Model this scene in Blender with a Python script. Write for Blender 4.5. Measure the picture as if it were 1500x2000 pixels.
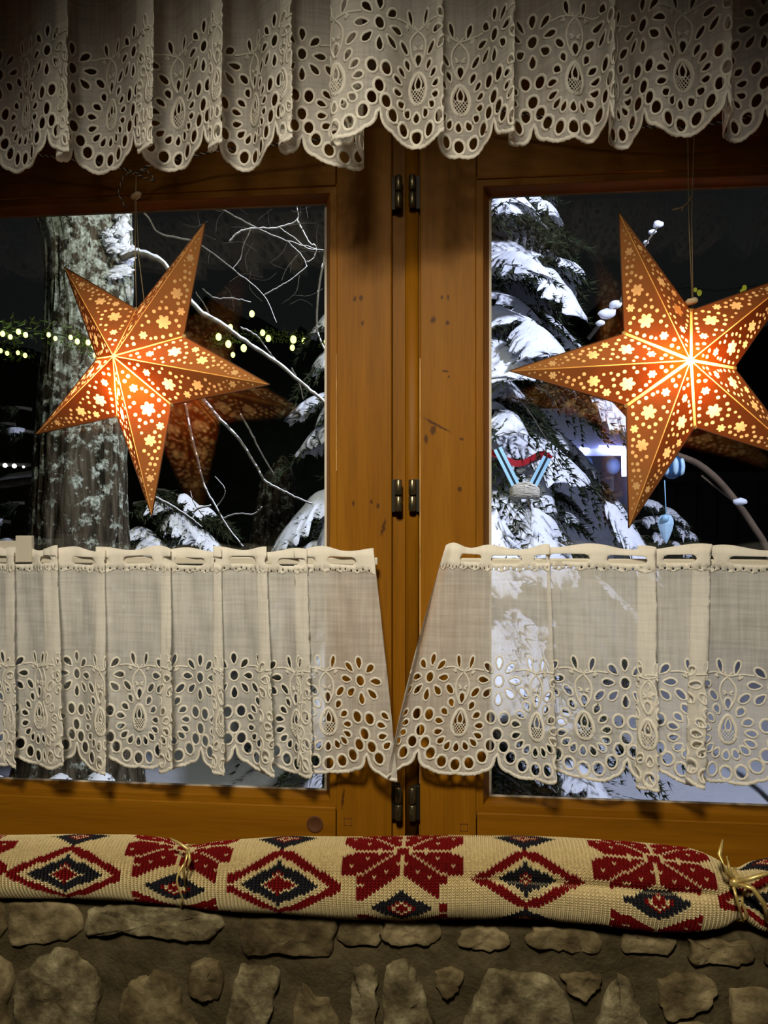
import bpy, bmesh, math, random
import numpy as np
from mathutils import Vector, Matrix, noise
from mathutils.geometry import delaunay_2d_cdt

for o in list(bpy.data.objects):
    bpy.data.objects.remove(o)
SC = bpy.context.scene
COL = SC.collection

# ------------------------------------------------------------------ camera
F = 1500.0
TH = math.atan(0.0997)
DIST = 1.2
ZC = 1.3
HY = 1015.0
cam_d = bpy.data.cameras.new('camera')
cam = bpy.data.objects.new('camera', cam_d)
COL.objects.link(cam)
cam.location = (0, -DIST, ZC)
cam.rotation_euler = (math.pi / 2, 0, TH)
cam_d.sensor_fit = 'VERTICAL'
cam_d.sensor_height = 36
cam_d.lens = F / 2000 * 36
cam_d.shift_y = (HY - 1000) / 2000
cam_d.clip_start = 0.02
cam_d.clip_end = 200
SC.camera = cam

# ------------------------------------------------------------------ world, lights, exposure
w = bpy.data.worlds.new('night_sky')
SC.world = w
w.use_nodes = True
w.node_tree.nodes['Background'].inputs[0].default_value = (0.9, 0.95, 1.0, 1)
w.node_tree.nodes['Background'].inputs[1].default_value = 0.008


def spot(name, loc, target, power, color, size, blend, radius):
    l = bpy.data.lights.new(name, 'SPOT')
    l.energy = power
    l.color = color
    l.spot_size = math.radians(size)
    l.spot_blend = blend
    l.shadow_soft_size = radius
    o = bpy.data.objects.new(name, l)
    COL.objects.link(o)
    o.location = loc
    o.rotation_euler = (Vector(target) - Vector(loc)).to_track_quat('-Z', 'Y').to_euler()
    return o


def area(name, loc, target, power, color, size):
    l = bpy.data.lights.new(name, 'AREA')
    l.energy = power
    l.color = color
    l.size = size
    l.shape = 'DISK'
    o = bpy.data.objects.new(name, l)
    COL.objects.link(o)
    o.location = loc
    o.rotation_euler = (Vector(target) - Vector(loc)).to_track_quat('-Z', 'Y').to_euler()
    return o


spot('room_pendant_offscreen', (-0.15, -1.6, 2.4), (-0.15, 0.0, 0.84), 165, (1.0, 0.89, 0.70), 60, 0.9, 0.16)
# lamps on the outside wall of the house and in the yard
spot('yard_lamp_offscreen', (1.9, 0.6, 3.5), (0.2, 3.0, 1.6), 740, (0.70, 0.73, 1.0), 95, 0.6, 0.12)
spot('porch_lamp_offscreen', (-0.1, 0.6, 2.8), (-1.15, 2.2, 1.6), 170, (1.0, 0.98, 0.88), 90, 0.6, 0.10)
SC.view_settings.view_transform = 'Standard'
SC.view_settings.look = 'None'
SC.view_settings.exposure = 0.0
SC.view_settings.gamma = 1.0
SC.view_settings.use_curve_mapping = False

# ------------------------------------------------------------------ helpers
CAM = np.array([0, -DIST, ZC])
FW = np.array([-math.sin(TH), math.cos(TH), 0])
RT = np.array([math.cos(TH), math.sin(TH), 0])


def px(x, y, Y=0.0):
    """point where the sight line of photo pixel (x, y) meets the plane Y"""
    d = FW + RT * (x - 750) / F + np.array([0, 0, 1]) * (HY - y) / F
    return Vector(CAM + d * ((Y - CAM[1]) / d[1]))


def pxx(x, Y=0.0):
    return px(x, HY, Y).x


def ppm(x, Y):
    """photo pixels per metre at column x on plane Y"""
    return F * (math.cos(TH) + (x - 750) / F * math.sin(TH)) / (Y + DIST)


MATS = {}


def nt(m):
    return m.node_tree.nodes, m.node_tree.links


def new_mat(name):
    m = bpy.data.materials.new(name)
    m.use_nodes = True
    MATS[name] = m
    return m


def bsdf(m):
    return m.node_tree.nodes['Principled BSDF']


def ramp_node(n, stops):
    r = n.new('ShaderNodeValToRGB')
    e = r.color_ramp.elements
    while len(e) > 1:
        e.remove(e[0])
    e[0].position, e[0].color = stops[0][0], (*stops[0][1], 1)
    for p, c in stops[1:]:
        k = e.new(p)
        k.color = (*c, 1)
    return r


def noise_mat(name, stops, scale=(20, 20, 20), detail=6, rough=0.7, bump=0.2, bscale=None, spec=0.3, bdist=0.002, nrough=0.6):
    m = new_mat(name)
    n, l = nt(m)
    b = bsdf(m)
    tc = n.new('ShaderNodeTexCoord')
    mp = n.new('ShaderNodeMapping')
    mp.inputs['Scale'].default_value = scale
    l.new(tc.outputs['Object'], mp.inputs[0])
    t = n.new('ShaderNodeTexNoise')
    t.inputs['Scale'].default_value = 1
    t.inputs['Detail'].default_value = detail
    t.inputs['Roughness'].default_value = nrough
    l.new(mp.outputs[0], t.inputs['Vector'])
    r = ramp_node(n, stops)
    l.new(t.outputs[0], r.inputs[0])
    l.new(r.outputs[0], b.inputs['Base Color'])
    b.inputs['Roughness'].default_value = rough
    b.inputs['Specular IOR Level'].default_value = spec
    if bump:
        src = t
        if bscale:
            mp2 = n.new('ShaderNodeMapping')
            mp2.inputs['Scale'].default_value = bscale
            l.new(tc.outputs['Object'], mp2.inputs[0])
            src = n.new('ShaderNodeTexNoise')
            src.inputs['Scale'].default_value = 1
            src.inputs['Detail'].default_value = 5
            l.new(mp2.outputs[0], src.inputs['Vector'])
        bp = n.new('ShaderNodeBump')
        bp.inputs['Strength'].default_value = bump
        bp.inputs['Distance'].default_value = bdist
        l.new(src.outputs[0], bp.inputs['Height'])
        l.new(bp.outputs[0], b.inputs['Normal'])
    return m


def plain(name, col, rough=0.6, metal=0.0, spec=0.4):
    m = new_mat(name)
    b = bsdf(m)
    b.inputs['Base Color'].default_value = (*col, 1)
    b.inputs['Roughness'].default_value = rough
    b.inputs['Metallic'].default_value = metal
    b.inputs['Specular IOR Level'].default_value = spec
    return m


def emit(name, col, strength):
    m = new_mat(name)
    n, l = nt(m)
    b = bsdf(m)
    b.inputs['Base Color'].default_value = (*col, 1)
    b.inputs['Emission Color'].default_value = (*col, 1)
    b.inputs['Emission Strength'].default_value = strength
    return m


def wood_mat(name, axis, c1, c2, c3, marks=(), rough=0.5):
    """varnished pine; axis = grain direction; marks = (x, z, rx, rz, tilt) dents and knots"""
    m = new_mat(name)
    n, l = nt(m)
    b = bsdf(m)
    tc = n.new('ShaderNodeTexCoord')
    mp = n.new('ShaderNodeMapping')
    s = {'Z': (26, 26, 1.3), 'X': (1.3, 26, 26)}[axis]
    mp.inputs['Scale'].default_value = s
    l.new(tc.outputs['Object'], mp.inputs[0])
    t = n.new('ShaderNodeTexNoise')
    t.inputs['Scale'].default_value = 1.0
    t.inputs['Detail'].default_value = 5
    t.inputs['Distortion'].default_value = 0.5
    l.new(mp.outputs[0], t.inputs['Vector'])
    r = ramp_node(n, [(0.28, c1), (0.5, c2), (0.75, c3)])
    l.new(t.outputs[0], r.inputs[0])
    # fine pores
    mp2 = n.new('ShaderNodeMapping')
    mp2.inputs['Scale'].default_value = {'Z': (260, 260, 14), 'X': (14, 260, 260)}[axis]
    l.new(tc.outputs['Object'], mp2.inputs[0])
    t2 = n.new('ShaderNodeTexNoise')
    t2.inputs['Scale'].default_value = 1
    t2.inputs['Detail'].default_value = 3
    l.new(mp2.outputs[0], t2.inputs['Vector'])
    r2 = ramp_node(n, [(0.25, (0.72, 0.68, 0.62)), (0.55, (1, 1, 1))])
    l.new(t2.outputs[0], r2.inputs[0])
    mx = n.new('ShaderNodeMixRGB')
    mx.blend_type = 'MULTIPLY'
    mx.inputs[0].default_value = 0.6
    l.new(r.outputs[0], mx.inputs[1])
    l.new(r2.outputs[0], mx.inputs[2])
    last = mx.outputs[0]
    if marks:
        # ragged outline for the marks
        t3 = n.new('ShaderNodeTexNoise')
        t3.inputs['Scale'].default_value = 160
        l.new(tc.outputs['Object'], t3.inputs['Vector'])
        add = n.new('ShaderNodeMixRGB')
        add.blend_type = 'ADD'
        add.inputs[0].default_value = 0.006
        l.new(tc.outputs['Object'], add.inputs[1])
        l.new(t3.outputs[1], add.inputs[2])
        for (x, z, rx, rz, tilt) in marks:
            mm = n.new('ShaderNodeMapping')
            mm.vector_type = 'TEXTURE'
            mm.inputs['Location'].default_value = (x + 0.003, 0.003, z + 0.003)
            mm.inputs['Rotation'].default_value = (0, tilt, 0)
            mm.inputs['Scale'].default_value = (rx, 0.5, rz)
            l.new(add.outputs[0], mm.inputs[0])
            ln = n.new('ShaderNodeVectorMath')
            ln.operation = 'LENGTH'
            l.new(mm.outputs[0], ln.inputs[0])
            rr = ramp_node(n, [(0.55, (1, 1, 1)), (1.0, (0, 0, 0))])
            l.new(ln.outputs['Value'], rr.inputs[0])
            m2 = n.new('ShaderNodeMixRGB')
            m2.inputs[2].default_value = (0.045, 0.016, 0.006, 1)
            sc = n.new('ShaderNodeMath')
            sc.operation = 'MULTIPLY'
            sc.inputs[1].default_value = 0.8
            l.new(rr.outputs[0], sc.inputs[0])
            l.new(sc.outputs[0], m2.inputs[0])
            l.new(last, m2.inputs[1])
            last = m2.outputs[0]
    l.new(last, b.inputs['Base Color'])
    b.inputs['Roughness'].default_value = rough
    b.inputs['Specular IOR Level'].default_value = 0.12
    bp = n.new('ShaderNodeBump')
    bp.inputs['Strength'].default_value = 0.08
    bp.inputs['Distance'].default_value = 0.001
    l.new(t2.outputs[0], bp.inputs['Height'])
    l.new(bp.outputs[0], b.inputs['Normal'])
    return m


def gauze_mat(name, col, opacity, weave=1400, trans=0.4, var=0.12):
    """woven cloth: part of the light passes between the threads"""
    m = new_mat(name)
    n, l = nt(m)
    n.remove(bsdf(m))
    out = n['Material Output']
    d = n.new('ShaderNodeBsdfDiffuse')
    tl = n.new('ShaderNodeBsdfTranslucent')
    tp = n.new('ShaderNodeBsdfTransparent')
    d.inputs[0].default_value = (*col, 1)
    tl.inputs[0].default_value = (*col, 1)
    a = n.new('ShaderNodeMixShader')
    a.inputs[0].default_value = trans
    l.new(d.outputs[0], a.inputs[1])
    l.new(tl.outputs[0], a.inputs[2])
    b = n.new('ShaderNodeMixShader')
    l.new(tp.outputs[0], b.inputs[1])
    l.new(a.outputs[0], b.inputs[2])
    # uneven weave
    tc = n.new('ShaderNodeTexCoord')
    vals = []
    for s in ((14, 14, 260), (260, 14, 14), (9, 9, 9)):
        mp = n.new('ShaderNodeMapping')
        mp.inputs['Scale'].default_value = s
        l.new(tc.outputs['Object'], mp.inputs[0])
        t = n.new('ShaderNodeTexNoise')
        t.inputs['Scale'].default_value = 1
        t.inputs['Detail'].default_value = 3
        l.new(mp.outputs[0], t.inputs['Vector'])
        vals.append(t.outputs[0])
    s1 = n.new('ShaderNodeMath')
    l.new(vals[0], s1.inputs[0])
    l.new(vals[1], s1.inputs[1])
    s2 = n.new('ShaderNodeMath')
    l.new(s1.outputs[0], s2.inputs[0])
    l.new(vals[2], s2.inputs[1])
    mr = n.new('ShaderNodeMapRange')
    mr.inputs['From Min'].default_value = 1.2
    mr.inputs['From Max'].default_value = 1.8
    mr.inputs['To Min'].default_value = opacity - var
    mr.inputs['To Max'].default_value = min(1, opacity + var)
    l.new(s2.outputs[0], mr.inputs[0])
    l.new(mr.outputs[0], b.inputs[0])
    l.new(b.outputs[0], out.inputs[0])
    return m


def paper_mat(name, col, tcol, trans):
    m = new_mat(name)
    n, l = nt(m)
    n.remove(bsdf(m))
    d = n.new('ShaderNodeBsdfDiffuse')
    d.inputs[0].default_value = (*col, 1)
    tl = n.new('ShaderNodeBsdfTranslucent')
    tc = n.new('ShaderNodeTexCoord')
    t = n.new('ShaderNodeTexNoise')
    t.inputs['Scale'].default_value = 30
    t.inputs['Detail'].default_value = 4
    l.new(tc.outputs['Object'], t.inputs['Vector'])
    r = ramp_node(n, [(0.3, tuple(c * 0.7 for c in tcol)), (0.7, tuple(min(1, c * 1.2) for c in tcol))])
    l.new(t.outputs[0], r.inputs[0])
    l.new(r.outputs[0], tl.inputs[0])
    a = n.new('ShaderNodeMixShader')
    a.inputs[0].default_value = trans
    l.new(d.outputs[0], a.inputs[1])
    l.new(tl.outputs[0], a.inputs[2])
    l.new(a.outputs[0], n['Material Output'].inputs[0])
    return m


def glass_mat(name):
    m = new_mat(name)
    n, l = nt(m)
    n.remove(bsdf(m))
    tp = n.new('ShaderNodeBsdfTransparent')
    tp.inputs[0].default_value = (0.97, 0.985, 0.975, 1)
    g = n.new('ShaderNodeBsdfGlossy')
    g.inputs['Roughness'].default_value = 0.0
    fr = n.new('ShaderNodeFresnel')
    fr.inputs[0].default_value = 1.52
    mx = n.new('ShaderNodeMixShader')
    l.new(fr.outputs[0], mx.inputs[0])
    l.new(tp.outputs[0], mx.inputs[1])
    l.new(g.outputs[0], mx.inputs[2])
    l.new(mx.outputs[0], n['Material Output'].inputs[0])
    return m


def link(name, me, parent=None, mat=None, smooth=False):
    o = bpy.data.objects.new(name, me)
    COL.objects.link(o)
    if parent is not None:
        o.parent = parent
        if parent.type == 'EMPTY':
            o.matrix_parent_inverse = Matrix.Translation(parent.location).inverted()
    if mat is not None:
        for k in (mat if isinstance(mat, (list, tuple)) else [mat]):
            me.materials.append(MATS[k])
    if smooth:
        me.polygons.foreach_set('use_smooth', [True] * len(me.polygons))
    return o


def pyd(name, verts, faces, parent=None, mat=None, smooth=False):
    me = bpy.data.meshes.new(name)
    me.from_pydata([tuple(v) for v in verts], [], [tuple(f) for f in faces])
    me.update()
    return link(name, me, parent, mat, smooth)


def bmo(name, bm, parent=None, mat=None, smooth=False):
    me = bpy.data.meshes.new(name)
    bmesh.ops.recalc_face_normals(bm, faces=bm.faces)
    bm.to_mesh(me)
    bm.free()
    return link(name, me, parent, mat, smooth)


def tag(o, label=None, cat=None, group=None, kind=None):
    if label:
        o['label'] = label
    if cat:
        o['category'] = cat
    if group:
        o['group'] = group
    if kind:
        o['kind'] = kind
    return o


def empty(name, loc=(0, 0, 0)):
    o = bpy.data.objects.new(name, None)
    COL.objects.link(o)
    o.location = loc
    o.empty_display_size = 0.05
    bpy.context.view_layer.update()
    return o


def box(name, x0, x1, y0, y1, z0, z1, mat, parent=None, bevel=0.0):
    bm = bmesh.new()
    bmesh.ops.create_cube(bm, size=1)
    for v in bm.verts:
        v.co = Vector(((x0 + x1) / 2 + v.co.x * (x1 - x0), (y0 + y1) / 2 + v.co.y * (y1 - y0), (z0 + z1) / 2 + v.co.z * (z1 - z0)))
    if bevel:
        bmesh.ops.bevel(bm, geom=list(bm.edges), offset=bevel, segments=2, affect='EDGES', profile=0.5)
    return bmo(name, bm, parent, mat)


def catmull(P, sub):
    P = [np.array(p, float) for p in P]
    out = []
    n = len(P)
    for i in range(n - 1):
        p0 = P[i - 1] if i > 0 else 2 * P[0] - P[1]
        p1, p2 = P[i], P[i + 1]
        p3 = P[i + 2] if i + 2 < n else 2 * P[-1] - P[-2]
        for k in range(sub):
            t = k / sub
            out.append(0.5 * ((2 * p1) + (-p0 + p2) * t + (2 * p0 - 5 * p1 + 4 * p2 - p3) * t * t + (-p0 + 3 * p1 - 3 * p2 + p3) * t ** 3))
    out.append(P[-1])
    return np.array(out)


def tube_data(pts, radii, seg=8, cap=True):
    pts = [Vector(p) for p in pts]
    if not hasattr(radii, '__len__'):
        radii = [radii] * len(pts)
    V, Fc = [], []
    up = Vector((0, 0, 1))
    for i, p in enumerate(pts):
        t = (pts[min(i + 1, len(pts) - 1)] - pts[max(i - 1, 0)])
        if t.length < 1e-9:
            t = Vector((0, 0, 1))
        t.normalize()
        a = t.cross(up)
        if a.length < 0.05:
            a = t.cross(Vector((0, 1, 0)))
        a.normalize()
        b = t.cross(a)
        for k in range(seg):
            g = 2 * math.pi * k / seg
            V.append(p + (a * math.cos(g) + b * math.sin(g)) * radii[i])
    for i in range(len(pts) - 1):
        for k in range(seg):
            q = (k + 1) % seg
            Fc.append((i * seg + k, i * seg + q, (i + 1) * seg + q, (i + 1) * seg + k))
    if cap:
        Fc.append(tuple(range(seg))[::-1])
        Fc.append(tuple(range((len(pts) - 1) * seg, len(pts) * seg)))
    return V, Fc


def tube(name, pts, radii, parent=None, mat=None, seg=8):
    V, Fc = tube_data(pts, radii, seg)
    return pyd(name, V, Fc, parent, mat, True)


class MB:
    def __init__(self):
        self.v, self.f, self.m = [], [], []

    def add(self, V, Fc, mi=0):
        o = len(self.v)
        self.v.extend([tuple(p) for p in V])
        self.f.extend([tuple(o + i for i in q) for q in Fc])
        self.m.extend([mi] * len(Fc))

    def build(self, name, parent=None, mat=None, smooth=False):
        o = pyd(name, self.v, self.f, parent, mat, smooth)
        if any(self.m):
            o.data.polygons.foreach_set('material_index', self.m)
        return o


def ico(center, r, scale=(1, 1, 1), sub=2, jitter=0.0, seed=0):
    bm = bmesh.new()
    bmesh.ops.create_icosphere(bm, subdivisions=sub, radius=1)
    V = []
    for v in bm.verts:
        k = 1 + jitter * noise.noise(v.co * 2.1 + Vector((seed, seed * 1.7, 3)))
        V.append(Vector(center) + Vector((v.co.x * scale[0], v.co.y * scale[1], v.co.z * scale[2])) * r * k)
    Fc = [[v.index for v in f.verts] for f in bm.faces]
    bm.free()
    return V, Fc


# ------------------------------------------------------------------ materials
HON = ((0.175, 0.068, 0.002), (0.23, 0.091, 0.003), (0.275, 0.117, 0.006))


def mk(x, y, w_, h_, tilt=0.0):
    p = px(x, y)
    s = ppm(x, 0)
    return (p.x, p.z, w_ / s, h_ / s, tilt)


wood_mat('pine_left_stile', 'Z', *HON, marks=[mk(693, 584, 4, 7), mk(705, 582, 4, 7), mk(708, 632, 4, 6), mk(749, 1030, 5, 20, 0.25), mk(690, 983, 3, 8),
                                             mk(726, 980, 3, 6), mk(738, 988, 4, 7), mk(670, 1560, 3, 26, 0.1)])
wood_mat('pine_right_stile', 'Z', *HON, marks=[mk(863, 581, 3, 6), mk(875, 581, 3, 7), mk(846, 625, 6, 9, 0.3), mk(874, 630, 5, 6), mk(870, 725, 8, 3), mk(877, 735, 3, 4),
                                              mk(853, 830, 36, 3, 0.5), mk(898, 955, 6, 6), mk(846, 840, 7, 12, 0.3), mk(832, 858, 5, 12), mk(902, 858, 5, 4)])
wood_mat('pine_rail', 'X', *HON)
wood_mat('pine_post', 'Z', *HON)
wood_mat('pine_bead', 'X', *HON)
wood_mat('pine_bead_upright', 'Z', *HON)
noise_mat('pale_pine', [(0.4, (0.16, 0.06, 0.01)), (0.55, (0.55, 0.33, 0.12))], (60, 60, 9), rough=0.6, bump=0)
plain('knot_dark', (0.09, 0.035, 0.012), 0.5)
plain('peg_edge', (0.16, 0.05, 0.015), 0.5)
plain('gasket', (0.55, 0.50, 0.42), 0.5)
glass_mat('pane_glass')
m = noise_mat('aged_brass', [(0.3, (0.09, 0.075, 0.04)), (0.7, (0.30, 0.26, 0.15))], (60, 60, 60), rough=0.32, bump=0.05)
bsdf(m).inputs['Metallic'].default_value = 0.9
plain('hinge_leaf', (0.02, 0.017, 0.012), 0.5, 0.6)
gauze_mat('gauze', (0.93, 0.91, 0.85), 0.68)
gauze_mat('embroidery_thread', (0.92, 0.89, 0.80), 0.93, trans=0.25, var=0.05)
plain('rod_cream', (0.60, 0.56, 0.46), 0.45)
noise_mat('star_card', [(0.3, (0.20, 0.085, 0.022)), (0.7, (0.30, 0.13, 0.035))], (40, 40, 40), rough=0.6)
paper_mat('star_paper', (0.30, 0.13, 0.04), (0.85, 0.11, 0.004), 0.066)
paper_mat('star_tissue', (0.90, 0.82, 0.52), (1.0, 0.90, 0.60), 0.92)
paper_mat('star_seam', (0.80, 0.55, 0.25), (1.0, 0.66, 0.25), 0.8)
plain('star_edge', (0.10, 0.035, 0.01), 0.6)
emit('bulb_warm', (1.0, 0.66, 0.32), 520)
plain('twine', (0.38, 0.30, 0.16), 0.9)
plain('toggle_wood', (0.72, 0.58, 0.38), 0.6)
plain('cord_dark', (0.03, 0.025, 0.022), 0.8)
plain('cord_white', (0.55, 0.50, 0.42), 0.8)
noise_mat('wool_cream', [(0.3, (0.60, 0.50, 0.27)), (0.7, (0.74, 0.63, 0.37))], (260, 260, 260), rough=0.95, bump=0.5, spec=0.1)
noise_mat('wool_red', [(0.3, (0.17, 0.005, 0.005)), (0.7, (0.25, 0.009, 0.009))], (260, 260, 260), rough=0.95, bump=0.5, spec=0.1)
noise_mat('wool_black', [(0.3, (0.012, 0.012, 0.016)), (0.7, (0.03, 0.03, 0.036))], (260, 260, 260), rough=0.95, bump=0.5, spec=0.1)
m = noise_mat('gold_ribbon', [(0.3, (0.50, 0.36, 0.10)), (0.7, (0.80, 0.62, 0.24))], (90, 90, 90), rough=0.35)
bsdf(m).inputs['Metallic'].default_value = 0.5
STN = [(0.32, (0.035, 0.026, 0.012)), (0.45, (0.10, 0.078, 0.038)), (0.55, (0.18, 0.15, 0.08)), (0.68, (0.36, 0.31, 0.18))]
noise_mat('stone_a', STN, (22, 22, 22), detail=9, rough=0.85, bump=0.9, bscale=(90, 90, 90), bdist=0.004, spec=0.2)
noise_mat('stone_b', [(p, tuple(c * k for c, k in zip(col, (0.9, 0.84, 0.78)))) for p, col in STN], (14, 18, 14), detail=9, rough=0.85, bump=0.9, bscale=(70, 70, 70), bdist=0.004, spec=0.2)
noise_mat('mortar', [(0.3, (0.045, 0.034, 0.016)), (0.7, (0.10, 0.08, 0.042))], (30, 30, 30), detail=9, rough=0.95, bump=0.8, bscale=(160, 160, 160), bdist=0.003, spec=0.1)
noise_mat('room_plaster', [(0.3, (0.20, 0.14, 0.08)), (0.7, (0.25, 0.18, 0.10))], (4, 4, 4), rough=0.9)
noise_mat('room_boards', [(0.3, (0.10, 0.055, 0.02)), (0.7, (0.16, 0.09, 0.035))], (2, 20, 20), rough=0.6)
# outdoors
noise_mat('snow', [(0.3, (0.80, 0.81, 0.86)), (0.7, (0.90, 0.91, 0.95))], (30, 30, 30), rough=0.8, bump=0.5, bscale=(60, 60, 60), bdist=0.006, spec=0.2)
noise_mat('spruce_needles', [(0.3, (0.012, 0.018, 0.008)), (0.7, (0.045, 0.055, 0.022))], (25, 25, 25), rough=0.75, bump=0, spec=0.15)
noise_mat('twig_bark', [(0.3, (0.05, 0.042, 0.03)), (0.7, (0.14, 0.12, 0.09))], (40, 40, 40), rough=0.9, bump=0.4)
noise_mat('arch_wood', [(0.3, (0.10, 0.065, 0.04)), (0.7, (0.17, 0.115, 0.07))], (10, 10, 10), rough=0.8)
noise_mat('night_boards', [(0.3, (0.05, 0.042, 0.034)), (0.7, (0.09, 0.075, 0.06))], (6, 6, 1), rough=0.9, bump=0.2)
noise_mat('forest_dark', [(0.3, (0.014, 0.022, 0.010)), (0.7, (0.035, 0.045, 0.022))], (3, 3, 3), rough=1, bump=0)
plain('ski_blue', (0.42, 0.72, 0.90), 0.3)
plain('ski_stripe', (0.01, 0.02, 0.035), 0.5)
plain('ornament_ice', (0.55, 0.78, 0.92), 0.25)
plain('ornament_blue', (0.03, 0.09, 0.22), 0.3)
plain('bow_red', (0.34, 0.006, 0.012), 0.6)
noise_mat('straw_rope', [(0.3, (0.35, 0.30, 0.22)), (0.7, (0.7, 0.66, 0.58))], (120, 120, 120), rough=0.9, bump=0.5)
noise_mat('kiosk_wall', [(0.3, (0.50, 0.50, 0.52)), (0.7, (0.70, 0.70, 0.72))], (18, 18, 18), detail=8, rough=0.8)
emit('fairy_bulb', (0.90, 1.0, 0.26), 3.2)
emit('fairy_bulb_white', (0.95, 1.0, 0.85), 8.0)
emit('fairy_dim', (0.45, 0.42, 0.04), 0.5)
emit('led_tube', (0.32, 0.36, 1.0), 18.0)
emit('far_lamp', (0.9, 0.92, 1.0), 5.0)


def bark_material():
    m = new_mat('lichen_bark')
    n, l = nt(m)
    b = bsdf(m)
    tc = n.new('ShaderNodeTexCoord')
    mp = n.new('ShaderNodeMapping')
    mp.inputs['Scale'].default_value = (30, 30, 3.2)
    l.new(tc.outputs['Object'], mp.inputs[0])
    t = n.new('ShaderNodeTexNoise')
    t.inputs['Scale'].default_value = 1
    t.inputs['Detail'].default_value = 7
    t.inputs['Distortion'].default_value = 0.6
    l.new(mp.outputs[0], t.inputs['Vector'])
    r = ramp_node(n, [(0.34, (0.010, 0.008, 0.004)), (0.52, (0.065, 0.050, 0.031)), (0.75, (0.16, 0.13, 0.09))])
    l.new(t.outputs[0], r.inputs[0])
    t2 = n.new('ShaderNodeTexNoise')
    t2.inputs['Scale'].default_value = 16
    t2.inputs['Detail'].default_value = 10
    t2.inputs['Roughness'].default_value = 0.72
    l.new(tc.outputs['Object'], t2.inputs['Vector'])
    # lichen grows denser higher up the trunk
    sep = n.new('ShaderNodeSeparateXYZ')
    l.new(tc.outputs['Object'], sep.inputs[0])
    mr = n.new('ShaderNodeMapRange')
    mr.inputs['From Min'].default_value = 0.9
    mr.inputs['From Max'].default_value = 2.7
    mr.inputs['To Min'].default_value = -0.055
    mr.inputs['To Max'].default_value = 0.065
    l.new(sep.outputs[2], mr.inputs[0])
    ad = n.new('ShaderNodeMath')
    l.new(t2.outputs[0], ad.inputs[0])
    l.new(mr.outputs[0], ad.inputs[1])
    r2 = ramp_node(n, [(0.505, (0, 0, 0)), (0.56, (1, 1, 1))])
    l.new(ad.outputs[0], r2.inputs[0])
    t3 = n.new('ShaderNodeTexNoise')
    t3.inputs['Scale'].default_value = 70
    t3.inputs['Detail'].default_value = 6
    l.new(tc.outputs['Object'], t3.inputs['Vector'])
    r3 = ramp_node(n, [(0.35, (0.16, 0.17, 0.12)), (0.55, (0.36, 0.38, 0.30)), (0.7, (0.58, 0.60, 0.52))])
    l.new(t3.outputs[0], r3.inputs[0])
    mx = n.new('ShaderNodeMixRGB')
    l.new(r2.outputs[0], mx.inputs[0])
    l.new(r.outputs[0], mx.inputs[1])
    l.new(r3.outputs[0], mx.inputs[2])
    l.new(mx.outputs[0], b.inputs['Base Color'])
    b.inputs['Roughness'].default_value = 0.95
    b.inputs['Specular IOR Level'].default_value = 0.1
    bp = n.new('ShaderNodeBump')
    bp.inputs['Strength'].default_value = 0.9
    bp.inputs['Distance'].default_value = 0.012
    l.new(t.outputs[0], bp.inputs['Height'])
    bp2 = n.new('ShaderNodeBump')
    bp2.inputs['Strength'].default_value = 0.6
    bp2.inputs['Distance'].default_value = 0.006
    l.new(t3.outputs[0], bp2.inputs['Height'])
    l.new(bp.outputs[0], bp2.inputs['Normal'])
    l.new(bp2.outputs[0], b.inputs['Normal'])


bark_material()

# ------------------------------------------------------------------ window wall
ZT, ZB = 1.829, 0.845          # inner edges of the rails
RAILT, RAILB = 0.088, 0.078
ZTOP, ZBOT = ZT + RAILT, ZB - RAILB
GLASS_Y = 0.034
LX0, LX1 = -1.06, -0.1952      # left sash: opening between its stiles
RX0, RX1 = 0.0241, 0.90
ML, MR = -0.1075, -0.0633      # recessed post between the sashes


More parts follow.
